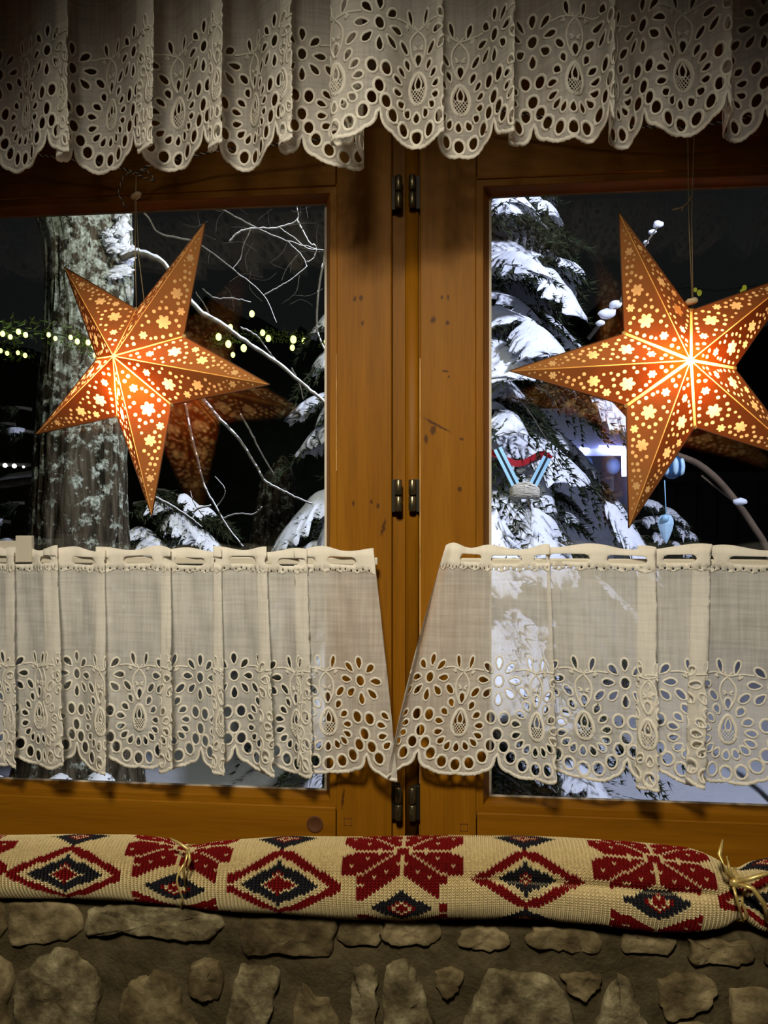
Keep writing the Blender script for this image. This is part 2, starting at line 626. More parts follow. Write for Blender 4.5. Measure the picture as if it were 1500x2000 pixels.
def sash(name, ox0, ox1, s0, s1, mats, label):
    """frame-and-pane sash: s0, s1 = outer edges of the stiles"""
    r = tag(empty(name, ((ox0 + ox1) / 2, 0.025, ZBOT)), kind='structure')
    T = 0.05
    box('stile', s0, ox0, 0, T, ZBOT, ZTOP, mats[0], r, 0.0022)
    box('stile', ox1, s1, 0, T, ZBOT, ZTOP, mats[1], r, 0.0022)
    box('rail', ox0 + 0.0012, ox1 - 0.0012, 0.0008, T, ZT, ZTOP, 'pine_rail', r, 0.0018)
    box('rail', ox0 + 0.0012, ox1 - 0.0012, 0.0008, T, ZBOT, ZB, 'pine_rail', r, 0.0018)
    # mitred glazing bead: flat front, then a sloping reveal down to the glass
    prof = [(0.0008, 0.004), (0.0100, 0.004), (0.0112, 0.0055)]
    sx, sz = 0.0100, 0.0042

    def ring(ins_x, ins_z, y):
        return [Vector((ox0 + ins_x, y, ZB + ins_z)), Vector((ox1 - ins_x, y, ZB + ins_z)), Vector((ox1 - ins_x, y, ZT - ins_z)), Vector((ox0 + ins_x, y, ZT - ins_z))]
    rings = [ring(-0.005, -0.005, 0.0046), ring(0.0008, 0.0008, 0.004), ring(0.0105, 0.0105, 0.004), ring(0.0118, 0.0112, 0.006),
             ring(0.0118 + sx, 0.0112 + sz, GLASS_Y - 0.0003)]
    for k in range(4):
        q = (k + 1) % 4
        V = []
        for rg in rings:
            V += [rg[k], rg[q]]
        Fc = [(2 * i, 2 * i + 1, 2 * i + 3, 2 * i + 2) for i in range(len(rings) - 1)]
        pyd('glazing_bead', V, Fc, r, 'pine_bead' if k in (0, 2) else 'pine_bead_upright')
    # pale gasket line
    gx, gz = 0.0118 + sx, 0.0112 + sz
    a = ring(gx - 0.001, gz - 0.001, GLASS_Y - 0.0022)
    b = ring(gx + 0.003, gz + 0.003, GLASS_Y - 0.0018)
    V = a + b
    pyd('gasket', V, [(k, (k + 1) % 4, 4 + (k + 1) % 4, 4 + k) for k in range(4)], r, 'gasket')
    box('pane', ox0 + 0.008, ox1 - 0.008, GLASS_Y, GLASS_Y + 0.004, ZB + 0.006, ZT - 0.006, 'pane_glass', r)
    box('pane', ox0 + 0.008, ox1 - 0.008, GLASS_Y + 0.018, GLASS_Y + 0.022, ZB + 0.006, ZT - 0.006, 'pane_glass', r)
    return r


w1 = sash('window_1', LX0, LX1, LX0 - 0.088, ML, ('pine_post', 'pine_left_stile'), '')
w2 = sash('window_2', RX0, RX1, MR, RX1 + 0.088, ('pine_right_stile', 'pine_post'), '')
for o, lab in ((w1, 'pine casement window with the bark of a lichen covered trunk behind its glass'), (w2, 'pine casement window with a snow laden spruce behind its glass')):
    tag(o, lab, 'window')
# knot plug and square pegs in the joints
p = px(615, 1610)
V = []
for r_, y_ in ((0.0135, -0.0004), (0.0115, -0.0012), (0.009, 0.0002)):
    V += [(p.x + r_ * math.cos(k * math.pi / 12), y_, p.z + r_ * math.sin(k * math.pi / 12)) for k in range(24)]
Fc = [(j * 24 + k, j * 24 + (k + 1) % 24, (j + 1) * 24 + (k + 1) % 24, (j + 1) * 24 + k) for j in range(2) for k in range(24)] + [tuple(range(48, 72))]
pyd('knot_plug', V, Fc, w1, 'knot_dark', True)


def peg(x, y, par):
    c = px(x, y)
    s = 0.006
    bm = MB()
    for (a, b, cc, d) in ((-s, s, s - 0.0012, s), (-s, s, -s, -s + 0.0012), (-s, -s + 0.0012, -s, s), (s - 0.0012, s, -s, s)):
        V = [(c.x + a, -0.0006, c.z + cc), (c.x + b, -0.0006, c.z + cc), (c.x + b, -0.0006, c.z + d), (c.x + a, -0.0006, c.z + d)]
        bm.add(V, [(0, 1, 2, 3)])
    bm.build('joint_peg', par, 'peg_edge')


peg(679, 1605, w1)
peg(906, 1616, w2)
# thin strips of paler pine along the stile edges
box('pale_edge', MR - 0.0004, MR + 0.0011, -0.0006, 0.004, px(820, 1530).z, px(820, 700).z, 'pale_pine', w2)
box('pale_edge', LX1 - 0.0004, LX1 + 0.0009, -0.0006, 0.003, px(657, 920).z, px(657, 690).z, 'pale_pine', w1)
# post between the sashes
post = tag(box('trim_1', ML - 0.03, MR + 0.03, 0.016, 0.11, ZBOT - 0.045, ZTOP + 0.06, 'pine_post', None, 0.002), 'recessed pine post between the two casements', 'post', kind='structure')
# rounded inner strip of the post
V, Fc = tube_data([(-0.0765, 0.0135, ZBOT), (-0.0765, 0.0135, ZTOP)], 0.011, 16)
pyd('bead_strip', [(v[0], 0.0135 + (v[1] - 0.0135) * 0.5, v[2]) for v in V], Fc, post, 'pine_post', True)


def hinge(cx, cy_top, cy_bot, par, side):
    zt, zb = px(792, cy_top).z, px(792, cy_bot).z
    x = pxx(cx, -0.004)
    e = box('hinge', min(x, x + side * 0.016) - 0.001, max(x, x + side * 0.016) + 0.001, 0.004, 0.0165, zb - 0.001, zt + 0.001, 'hinge_leaf', par, 0.0008)
    zm = (zt + zb) / 2
    for a, b in ((zb, zm - 0.0012), (zm + 0.0012, zt)):
        prof = [(0.0, a), (0.0048, a), (0.0058, a + 0.0012), (0.0058, b - 0.0012), (0.0048, b), (0.0, b)]
        V, Fc = [], []
        for (r_, z_) in prof:
            V += [(x + r_ * math.cos(2 * math.pi * k / 20), -0.0005 + r_ * math.sin(2 * math.pi * k / 20), z_) for k in range(20)]
        for j in range(5):
            Fc += [(j * 20 + k, j * 20 + (k + 1) % 20, (j + 1) * 20 + (k + 1) % 20, (j + 1) * 20 + k) for k in range(20)]
        pyd('barrel', V, Fc, e, 'aged_brass', True)


for (a, b) in ((343, 406), (937, 999), (1537, 1602)):
    hinge(778, a, b, w1, -1)
    hinge(805, a, b, w2, 1)
# fixed frame and room shell
t = tag(box('trim_2', LX0 - 0.16, RX1 + 0.16, 0.012, 0.13, ZTOP - 0.004, ZTOP + 0.085, 'pine_rail', None, 0.003), kind='structure')
t = tag(box('trim_3', LX0 - 0.16, RX1 + 0.16, 0.006, 0.13, ZBOT - 0.05, ZBOT + 0.004, 'pine_rail', None, 0.003), kind='structure')
t = tag(box('trim_4', LX0 - 0.16, LX0 - 0.082, 0.012, 0.13, ZBOT - 0.05, ZTOP + 0.085, 'pine_post', None, 0.003), kind='structure')
t = tag(box('trim_5', RX1 + 0.082, RX1 + 0.16, 0.012, 0.13, ZBOT - 0.05, ZTOP + 0.085, 'pine_post', None, 0.003), kind='structure')
LEDGE_Z = px(790, 1786, -0.066).z
WALL_Y = -0.084
XA, XB = -2.3, 2.3


def wall_piece(name, x0, x1, y0, y1, z0, z1, mat):
    return tag(box(name, x0, x1, y0, y1, z0, z1, mat), kind='structure')


wall = wall_piece('wall_front', XA, XB, WALL_Y + 0.012, 0.30, 0.0, LEDGE_Z - 0.004, 'mortar')
wall_piece('wall_front_head', XA, XB, -0.02, 0.30, ZTOP + 0.08, 2.6, 'room_plaster')
wall_piece('wall_front_jamb', XA, LX0 - 0.155, -0.02, 0.30, LEDGE_Z - 0.004, ZTOP + 0.08, 'room_plaster')
wall_piece('wall_front_jamb', RX1 + 0.155, XB, -0.02, 0.30, LEDGE_Z - 0.004, ZTOP + 0.08, 'room_plaster')
wall_piece('wall_left', XA - 0.1, XA, -4.2, 0.30, 0, 2.6, 'room_boards')
wall_piece('wall_right', XB, XB + 0.1, -4.2, 0.30, 0, 2.6, 'room_boards')
wall_piece('wall_back', XA, XB, -4.3, -4.2, 0, 2.6, 'room_boards')
wall_piece('floor', XA, XB, -4.2, 0.30, -0.05, 0.0, 'room_boards')
wall_piece('ceiling', XA, XB, -4.2, 0.30, 2.6, 2.7, 'room_plaster')

# rough mortar face
rng = random.Random(4)
nx, nz = 200, 34
V, Fc = [], []
x0, x1, z1, z0 = -1.6, 1.3, LEDGE_Z, 0.42
for j in range(nz + 1):
    for i in range(nx + 1):
        x = x0 + (x1 - x0) * i / nx
        z = z1 + (z0 - z1) * j / nz
        y = WALL_Y + 0.004 + 0.007 * noise.noise(Vector((x * 14, 1, z * 18))) + 0.004 * noise.noise(Vector((x * 45, 5, z * 45)))
        if j == 0:
            y += 0.004
        V.append((x, y, z + (0.004 * noise.noise(Vector((x * 20, 9, 0))) if j == 0 else 0)))
for j in range(nz):
    for i in range(nx):
        a = j * (nx + 1) + i
        Fc.append((a, a + 1, a + nx + 2, a + nx + 1))
# ledge going back under the roll
o_ = len(V)
for i in range(nx + 1):
    V.append((V[i][0], 0.02, LEDGE_Z))
for i in range(nx):
    Fc.append((i + 1, i, o_ + i, o_ + i + 1))
pyd('mortar_face', V, Fc, wall, 'mortar', True)


def stone(poly, mat, proud, seed, flat=0.5):
    """poly in photo pixels on the wall face"""
    P = [px(x, y, WALL_Y) for x, y in poly]
    # resample outline
    n = len(P)
    pts = []
    proud *= 0.55
    per = catmull([(q.x, q.z) for q in P] + [(P[0].x, P[0].z)], 6)[:-1]
    per = np.array([(x + 0.006 * noise.noise(Vector((x * 60, seed, z * 60))) + 0.003 * noise.noise(Vector((x * 170, seed, z * 170))), z + 0.006 * noise.noise(Vector((x * 60, seed + 9, z * 60))) + 0.003 * noise.noise(Vector((x * 170, seed + 9, z * 170)))) for x, z in per])
    cx, cz = per.mean(0)
    N = len(per)
    rings = [(1.04, -0.012), (1.0, 0.3), (0.965, 0.85), (0.90, 1.0), (0.74, 0.98), (0.56, 1.0), (0.38, 1.0), (0.2, 1.0)]
    V, Fc = [], []
    for ri, (s, d) in enumerate(rings):
        for k, (x, z) in enumerate(per):
            X, Z = cx + (x - cx) * s, cz + (z - cz) * s
            nn = noise.noise(Vector((X * 22 + seed * 3.1, seed, Z * 22)))
            n2 = noise.noise(Vector((X * 60 + seed * 3.1, seed, Z * 60)))
            n3 = noise.noise(Vector((X * 130, seed * 2.0, Z * 130)))
            dep = proud * d if d > 0 else d
            k2 = min(1, max(0, (1 - s) * 6 + 0.25)) if d > 0 else 0
            X += 0.003 * n2 * (1 if ri else 0)
            Z += 0.003 * nn * (1 if ri else 0)
            V.append((X, WALL_Y + 0.004 - dep - k2 * (0.006 * nn * flat + 0.0035 * n2 + 0.0016 * n3), Z))
    M = len(rings)
    for j in range(M - 1):
        for k in range(N):
            q = (k + 1) % N
            Fc.append((j * N + k, j * N + q, (j + 1) * N + q, (j + 1) * N + k))
    V.append((cx, WALL_Y + 0.004 - proud * 1.03, cz))
    c = len(V) - 1
    for k in range(N):
        Fc.append(((M - 1) * N + k, (M - 1) * N + (k + 1) % N, c))
    pyd('stone', V, Fc, wall, mat, True)


STONES = [
    # flat course under the ledge
    ([(-150, 1758), (-20, 1757), (8, 1775), (0, 1835), (-60, 1848), (-160, 1845)], 'stone_b', 0.010),
    ([(16, 1766), (90, 1760), (150, 1772), (152, 1830), (70, 1845), (14, 1838)], 'stone_b', 0.010),
    ([(172, 1782), (250, 1766), (360, 1768), (430, 1790), (424, 1826), (350, 1836), (240, 1820), (168, 1826)], 'stone_a', 0.018),
    ([(470, 1796), (560, 1790), (650, 1794), (652, 1836), (640, 1866), (560, 1862), (472, 1864)], 'stone_b', 0.014),
    ([(664, 1800), (735, 1800), (740, 1842), (668, 1846)], 'stone_b', 0.008),
    ([(750, 1796), (800, 1794), (855, 1802), (853, 1842), (800, 1846), (748, 1838)], 'stone_b', 0.014),
    ([(900, 1822), (945, 1816), (990, 1822), (992, 1850), (940, 1855), (898, 1846)], 'stone_b', 0.013),
    ([(1038, 1812), (1100, 1812), (1168, 1822), (1170, 1860), (1100, 1856), (1032, 1846)], 'stone_b', 0.014),
    ([(1216, 1822), (1270, 1822), (1314, 1830), (1312, 1860), (1260, 1864), (1214, 1856)], 'stone_b', 0.012),
    ([(1346, 1838), (1400, 1836), (1464, 1846), (1462, 1882), (1400, 1884), (1350, 1876)], 'stone_b', 0.012),
    ([(1500, 1846), (1590, 1850), (1600, 1892), (1502, 1890)], 'stone_b', 0.012),
    # rubble below
    ([(-160, 1870), (-70, 1858), (10, 1880), (16, 1960), (0, 2050), (-150, 2060)], 'stone_b', 0.020),
    ([(60, 1886), (112, 1856), (160, 1872), (194, 1925), (186, 1990), (160, 2050), (60, 2056), (30, 1990), (32, 1916)], 'stone_a', 0.022),
    ([(250, 1920), (285, 1906), (318, 1893), (345, 1925), (362, 1975), (384, 2020), (330, 2052), (244, 2040), (232, 1970)], 'stone_b', 0.018),
    ([(372, 1886), (400, 1874), (428, 1888), (436, 1930), (412, 1956), (380, 1948), (366, 1918)], 'stone_b', 0.017),
    ([(466, 1890), (505, 1893), (540, 1898), (536, 1950), (520, 2010), (486, 2050), (444, 2040), (450, 1950)], 'stone_a', 0.021),
    ([(592, 1920), (612, 1946), (650, 1970), (672, 2030), (620, 2056), (572, 2040), (578, 1960)], 'stone_b', 0.018),
    ([(690, 1890), (734, 1888), (734, 1960), (728, 2040), (690, 2046), (684, 1960)], 'stone_a', 0.017),
    ([(752, 1890), (785, 1874), (810, 1900), (836, 1960), (852, 2030), (800, 2054), (748, 2044)], 'stone_a', 0.020),
    ([(848, 1898), (876, 1890), (904, 1900), (900, 1930), (874, 1952), (856, 1930)], 'stone_b', 0.016),
    ([(950, 1888), (1005, 1898), (1076, 1916), (1112, 1970), (1116, 2040), (1010, 2060), (906, 2044), (922, 1970)], 'stone_a', 0.017),
    ([(1096, 1908), (1134, 1902), (1176, 1908), (1164, 1940), (1140, 1952), (1112, 1936)], 'stone_b', 0.016),
    ([(1208, 1908), (1232, 1918), (1256, 1980), (1268, 2040), (1210, 2056), (1160, 2046), (1174, 1972)], 'stone_a', 0.019),
    ([(1284, 1914), (1330, 1904), (1386, 1910), (1400, 1950), (1370, 1976), (1310, 1992), (1288, 1956)], 'stone_b', 0.019),
    ([(1428, 1934), (1500, 1930), (1570, 1946), (1580, 2030), (1500, 2056), (1436, 2040)], 'stone_b', 0.020),
    ([(1296, 2010), (1370, 1998), (1420, 2020), (1410, 2070), (1300, 2074)], 'stone_b', 0.016),
]
for i, (poly, mt, pr) in enumerate(STONES):
    stone(poly, mt, pr, i + 1)
for i, x in enumerate((-440, -330, -225, 1655, 1775, 1890, 2000)):   # either side of the view
    y = 1790 if x < 0 else 1862 + (x - 1600) * 0.03
    stone([(x - 50, y + 4), (x, y - 10), (x + 48, y), (x + 50, y + 46), (x, y + 56), (x - 48, y + 44)], 'stone_b', 0.012, 70 + i)
    y += 90
    stone([(x - 48, y + 14), (x - 10, y - 8), (x + 44, y + 10), (x + 50, y + 70), (x + 20, y + 120), (x - 44, y + 104)], rng.choice(['stone_a', 'stone_b']), 0.02, 80 + i)
for i in range(13):   # next course, just under the view
    x = -200 + i * 150 + rng.uniform(-12, 12)
    y = 2085 + (x - 0) * 0.02
    ww = rng.uniform(56, 66)
    stone([(x - ww, y + 4), (x - ww * 0.4, y - 14), (x + ww * 0.5, y - 10), (x + ww, y + 12), (x + ww * 0.9, y + 90), (x, y + 110), (x - ww, y + 86)], rng.choice(['stone_a', 'stone_b']), 0.02, 40 + i)

# ------------------------------------------------------------------ eyelet lace
U = 0.000205                     # metres per drawing unit of the lace pattern
REP = 595.0                      # one repeat of the pattern
YB = -390.0                      # lowest point of the scallops (origin = centre of the drop motif)


def ell(cx, cy, rx, ry, n=12, rot=0.0):
    c, s = math.cos(rot), math.sin(rot)
    return [(cx + rx * math.cos(a) * c - ry * math.sin(a) * s, cy + rx * math.cos(a) * s + ry * math.sin(a) * c) for a in [2 * math.pi * k / n for k in range(n)]]


def petal(cx, cy, L, W, ang, n=12):
    """drop shape pointing along ang"""
    out = []
    for k in range(n):
        a = 2 * math.pi * k / n
        x = math.cos(a)
        y = math.sin(a) * (1 - 0.55 * (x + 0.1)) * 0.9 if x > -0.1 else math.sin(a) * 0.9
        X, Yv = x * L / 2, y * W / 2
        out.append((cx + X * math.cos(ang) - Yv * math.sin(ang), cy + X * math.sin(ang) + Yv * math.cos(ang)))
    return out


def grow(poly, d):
    P = np.array(poly)
    c = P.mean(0)
    n = len(P)
    t = np.roll(P, -1, 0) - np.roll(P, 1, 0)
    nrm = np.stack([t[:, 1], -t[:, 0]], 1)
    nrm /= np.linalg.norm(nrm, axis=1)[:, None] + 1e-9
    if ((P - c) * nrm).sum() < 0:
        nrm = -nrm
    return [tuple(q) for q in P + nrm * d]


def motif():
    """holes (polygon, rim width) and stitched strips of one repeat"""
    H = []
    ctr = (0, 0)
    for (x, y) in ((-78, 150), (-125, 86), (-160, 18), (-157, -62), (-128, -126), (-76, -164), (-8, -176), (60, -164), (118, -130), (150, -76), (155, -4), (131, 70), (88, 138)):
        a = math.atan2(-20 - y, -x)
        H.append((petal(x, y, 62, 46, a), 15))
    H.append((petal(5, 190, 74, 46, -math.pi / 2), 15))
    for (x, y) in ((-197, -222), (-108, -283), (-6, -304), (96, -287), (188, -228)):
        H.append((ell(x, y, 33, 40), 19))
    for s in (0.0,):
        for (x, y) in ((-50, -143), (50, -146), (0, -58), (-52, 62), (50, 60)):
            H.append((ell(297 + x, y, 32, 39), 18))
    H.append((ell(297, 335, 30, 36), 15))
    for k in range(8):
        a = k * math.pi / 4
        x, y = 297 + 122 * math.cos(a), 335 + 130 * math.sin(a)
        H.append((petal(x, y, 82, 50, a + math.pi), 14))
    for (x, y, rot) in ((-55, 458, 0.25), (62, 455, -0.25)):
        H.append((petal(x, y, 92, 34, math.pi / 2 + rot + math.pi), 13))
    for (x, y, rot) in ((-106, 250, -0.75), (112, 238, 0.75)):
        H.append((ell(x, y, 20, 40, 12, -rot), 14))
    S = []

    def strip(pts, wd):
        S.append((catmull(pts, 5), wd))
    strip([(0, 385), (-45, 330), (-55, 270), (-38, 200), (-5, 140)], 14)
    strip([(0, 385), (48, 325), (58, 265), (42, 200), (5, 140)], 14)
    strip([(-175, 410), (-90, 415), (0, 385)], 12)
    strip([(0, 385), (90, 408), (175, 405)], 12)
    strip([(-95, 395), (-70, 378), (-80, 410)], 14)
    strip([(100, 395), (72, 370), (84, 405)], 14)
    strip([(0, 385), (-25, 415)], 10)
    strip([(0, 385), (30, 415)], 10)
    strip([(-32, 282), (-8, 262), (-28, 258)], 16)
    strip([(38, 282), (14, 262), (34, 258)], 16)
    # inner drop and net of the big drop
    ring = petal(5, 42, 92, 52, math.pi / 2, 16)
    strip(ring + [ring[0], ring[1]], 11)
    for k in range(-4, 5):
        for sgn in (-1, 1):
            pts = []
            for q in range(0, 30):
                yy = -100 + q * 4.2
                xx = 4 + k * 22 + sgn * (yy + 50) * 0.8
                ey = (yy + 10) / 88
                hw = 47 * math.sqrt(max(0, 1 - ey * ey))
                if abs(xx - 4) < hw and yy < 12:
                    pts.append((xx, yy))
            if len(pts) > 2:
                strip([pts[0], pts[-1]], 4.5)
    return H, S


EGG = [(4 + 49 * math.cos(a) * (1 - 0.42 * max(0, math.sin(a)) ** 1.5), -2 + (98 if math.sin(a) > 0 else 78) * math.sin(a)) for a in [2 * math.pi * k / 20 for k in range(20)]]
MH, MS = motif()
MH.append((EGG, 25))


def hem_points(x0, x1):
    """scalloped hem: one big lobe per repeat, small lobes along it"""
    out = []
    k0, k1 = math.floor(x0 / REP) - 1, math.ceil(x1 / REP) + 1
    for k in range(k0, k1 + 1):
        for i in range(48):
            ph = math.pi * i / 48
            bx = -math.cos(ph)
            by = math.sin(ph) ** 0.75
            lob = abs(math.sin(ph * 4.0 + 0.0)) ** 0.6 * 16
            fine = 3.0 * math.sin(ph * 40)
            r = 1.0
            x = k * REP + bx * 292
            y = -215 - by * 158 - (lob + fine) * math.sin(ph) ** 0.5
            out.append((x, y))
    return [p for p in out if x0 < p[0] < x1]


def inpoly(P, poly):
    x, y = P[:, 0], P[:, 1]
    r = np.zeros(len(P), bool)
    n = len(poly)
    for i in range(n):
        x1, y1 = poly[i]
        x2, y2 = poly[(i + 1) % n]
        c = ((y1 > y) != (y2 > y))
        with np.errstate(divide='ignore', invalid='ignore'):
            xi = (x2 - x1) * (y - y1) / (y2 - y1 + 1e-12) + x1
        r ^= c & (x < xi)
    return r


def lace(x0, x1, ytop, header, slot_phase=0.0, keep=None):
    """flat lace strip -> verts (drawing units), cloth triangles, stitched triangles"""
    pts, edges = [], []

    def loop(poly):
        o = len(pts)
        pts.extend(poly)
        n = len(poly)
        edges.extend([(o + i, o + (i + 1) % n) for i in range(n)])

    holes, rims = [], []
    for k in range(math.floor(x0 / REP) - 1, math.ceil(x1 / REP) + 2):
        for poly, wd in MH:
            P = [(x + k * REP, y) for x, y in poly]
            if min(q[0] for q in P) - wd > x0 + 3 and max(q[0] for q in P) + wd < x1 - 3:
                holes.append(P)
                rims.append(grow(P, wd))
    bands = []
    if header:
        ys0, ys1 = ytop - 120, ytop - 62
        k = 0
        xs = math.floor(x0 / 400) * 400 + slot_phase
        while xs < x1:
            a, b = xs + 20, xs + 305
            if a > x0 + 10 and b < x1 - 10:
                ym = (ys0 + ys1) / 2
                h = (ys1 - ys0) / 2
                P = [(a, ym), (a + 12, ym + h * 0.7), (a + 35, ym + h)] + [(a + 35 + (b - a - 70) * q / 6, ym + h) for q in range(1, 6)] + \
                    [(b - 35, ym + h), (b - 12, ym + h * 0.7), (b, ym), (b - 12, ym - h * 0.7), (b - 35, ym - h)] + \
                    [(b - 35 - (b - a - 70) * q / 6, ym - h) for q in range(1, 6)] + [(a + 35, ym - h), (a + 12, ym - h * 0.7)]
                holes.append(P)
            xs += 400
        i = 0
        xs = math.floor(x0 / 52) * 52
        while xs < x1:
            if x0 + 15 < xs < x1 - 15:
                P = ell(xs, ytop - 148 - 14 * abs(math.sin(i * 0.9)), 8, 10, 8)
                holes.append(P)
            xs += 52
            i += 1
        lo = [(x, ytop - 186 + 20 * abs(math.cos((x - x0) / 150 * math.pi))) for x in np.arange(x0, x1, 20)]
        bands.append(lo + [(x1, ytop - 180), (x1, ytop + 5), (x0, ytop + 5)])
    hem = hem_points(x0, x1)
    dom = [(x0, hem[0][1])] + hem + [(x1, hem[-1][1])] + [(x1 - (x1 - x0) * q / 400, ytop) for q in range(401)]
    loop(dom)
    hem2 = grow([(x0, hem[0][1])] + hem + [(x1, hem[-1][1])] + [(x1, ytop), (x0, ytop)], -24)[1:-3]
    hem3 = grow([(x0, hem[0][1])] + hem + [(x1, hem[-1][1])] + [(x1, ytop), (x0, ytop)], -34)[1:-3]
    hem4 = grow([(x0, hem[0][1])] + hem + [(x1, hem[-1][1])] + [(x1, ytop), (x0, ytop)], -46)[1:-3]
    for hh in (hem2, hem3, hem4):
        o = len(pts)
        pts.extend(hh)
        edges.extend([(o + i, o + i + 1) for i in range(len(hh) - 1)])
    for h in holes:
        loop(h)
    for h in rims:
        loop(h)
    if header:
        o = len(pts)
        lo = bands[0][:-3]
        pts.extend(lo)
        edges.extend([(o + i, o + i + 1) for i in range(len(lo) - 1)])
    y = YB + 20
    row = 0
    while y < ytop:
        step = 24
        n = int((x1 - x0) / step)
        pts.extend([(x0 + (i + 0.5 * (row % 2) + 0.25) * (x1 - x0) / n, y) for i in range(n)])
        y += 62 if y > 480 else 110
        row += 1
    vo, eo, fo, _, _, _ = delaunay_2d_cdt([Vector(p) for p in pts], edges, [], 0, 1e-4)
    VV = np.array([(v[0], v[1]) for v in vo])
    T = np.array([f for f in fo if len(f) == 3])
    C = VV[T].mean(1)
    inside = inpoly(C, dom)
    hole = np.zeros(len(C), bool)
    emb = np.zeros(len(C), bool)
    order = np.argsort(C[:, 0])
    xsrt = C[order, 0]

    def test(poly):
        a = min(p[0] for p in poly)
        b = max(p[0] for p in poly)
        i0, i1 = np.searchsorted(xsrt, [a, b])
        idx = order[i0:i1]
        return idx[inpoly(C[idx], poly)]
    for h in holes:
        hole[test(h)] = True
    for h in rims:
        emb[test(h)] = True
    def above(h):
        return inpoly(C, h + [(x1 + 5, h[-1][1]), (x1 + 5, ytop + 5), (x0 - 5, ytop + 5), (x0 - 5, h[0][1])])
    a2, a3, a4 = above(hem2), above(hem3), above(hem4)
    emb |= ~a2 | (a3 & ~a4 & False)
    for b in bands:
        emb |= inpoly(C, b)
    ok = inside & ~hole
    strips = []
    for k in range(math.floor(x0 / REP) - 1, math.ceil(x1 / REP) + 2):
        for P, wd in MS:
            Q = P + np.array([k * REP, 0])
            if Q[:, 0].min() < x0 + 5 or Q[:, 0].max() > x1 - 5:
                continue
            t = np.gradient(Q, axis=0)
            nn = np.stack([-t[:, 1], t[:, 0]], 1)
            nn /= np.linalg.norm(nn, axis=1)[:, None] + 1e-9
            strips.append((Q + nn * wd / 2, Q - nn * wd / 2))
    return VV, T[ok & ~emb], T[ok & emb], strips


def curtain(name, ctrl, ybase, zhem, ytop, header, phase_x, gz_mat, em_mat, label, cat, top_amp=0.3, slot_phase=0.0, ease=1.0):
    """ctrl: (bottom pixel x, depth toward the room, top pixel x); phase_x = pixel where a drop motif sits"""
    Bp, Tp = [], []
    for (xb, d, xt) in ctrl:
        Bp.append((pxx(xb, ybase - d), ybase - d))
        Tp.append((pxx(xt, ybase - d * top_amp), ybase - d * top_amp))
    B = catmull(Bp, 12)
    T = catmull(Tp, 12)
    seg = np.linalg.norm(np.diff(B, axis=0), axis=1)
    s = np.concatenate([[0], np.cumsum(seg)])
    # arc position of the drop motif
    xw = pxx(phase_x, ybase)
    i = int(np.argmin(np.abs(B[:, 0] - xw)))
    s0 = s[i]
    x0, x1 = (s[0] - s0) / U, (s[-1] - s0) / U
    VV, tc, te, strips = lace(x0, x1, ytop, header, slot_phase)
    Ht = ytop - YB

    def mapv(P, lift=0.0):
        u = P[:, 0] * U + s0
        v = np.clip((P[:, 1] - YB) / Ht, 0, 1) ** ease
        bx, by = np.interp(u, s, B[:, 0]), np.interp(u, s, B[:, 1])
        tx, ty = np.interp(u, s, T[:, 0]), np.interp(u, s, T[:, 1])
        X = bx + (tx - bx) * v
        Yv = by + (ty - by) * v
        Z = zhem + (P[:, 1] - YB) * U
        Z = Z + 0.0034 * np.sin(u * 55) * np.clip((P[:, 1] - (ytop - 60)) / 60, 0, 1) + 0.0016 * np.sin(u * 21 + 1)
        Yv = Yv + 0.0012 * np.sin(u * 130 + P[:, 1] * 0.008) + 0.0035 * np.sin(u * 62 + 0.9 * np.sin(u * 17) + v * 0.8) * (1 - 0.75 * v) - lift
        return np.stack([X, Yv, Z], 1)
    W3 = mapv(VV)
    root = tag(empty(name, (float(B[:, 0].mean()), ybase, zhem)), label, cat)

    def sub(nm, tris, mat):
        used = np.unique(tris)
        mp = -np.ones(len(VV), int)
        mp[used] = np.arange(len(used))
        V = W3[used].tolist()
        Fc = mp[tris].tolist()
        return V, Fc
    V, Fc = sub('cloth', tc, None)
    pyd('cloth', V, Fc, root, gz_mat, True)
    V, Fc = sub('embroidery', te, None)
    for a, b in strips:
        o = len(V)
        A3, B3 = mapv(a, 0.0006), mapv(b, 0.0006)
        n = len(a)
        V.extend(A3.tolist())
        V.extend(B3.tolist())
        Fc.extend([(o + i, o + i + 1, o + n + i + 1, o + n + i) for i in range(n - 1)])
    e = pyd('embroidery', V, Fc, root, em_mat, True)
    md = e.modifiers.new('thick', 'SOLIDIFY')
    md.thickness = 0.0011
    md.offset = 0
    return root


VAL_Y = -0.18
val = [(-520, .0), (-440, .022), (-380, -.012), (-300, .02), (-250, -.01), (-200, 0), (-120, .025), (-60, 0), (10, -.018), (70, .01), (133, .030), (112, .012), (150, -.012), (206, -.02), (250, .005), (300, .030), (266, .014), (292, -.010), (345, -.015),
       (400, .01), (432, .030), (408, .012), (440, -.015), (490, -.02), (530, .01), (572, .028), (545, .012), (575, -.01), (640, -.02), (708, -.028), (690, -.004), (646, .020), (700, .030),
       (760, .018), (815, .0), (866, .018), (856, .0), (880, -.016), (920, -.02), (960, 0), (1003, .022), (994, .0), (1030, -.015), (1080, -.004), (1120, .008), (1160, 0), (1198, .022), (1190, 0),
       (1222, -.02), (1245, -.008), (1290, .01), (1340, 0), (1400, .02), (1430, .026), (1412, 0), (1442, -.015), (1500, 0), (1560, .02), (1620, -.01), (1700, 0), (1770, .022), (1755, .0), (1800, -.015), (1880, .02), (1950, -.012), (2030, .018), (2100, 0)]
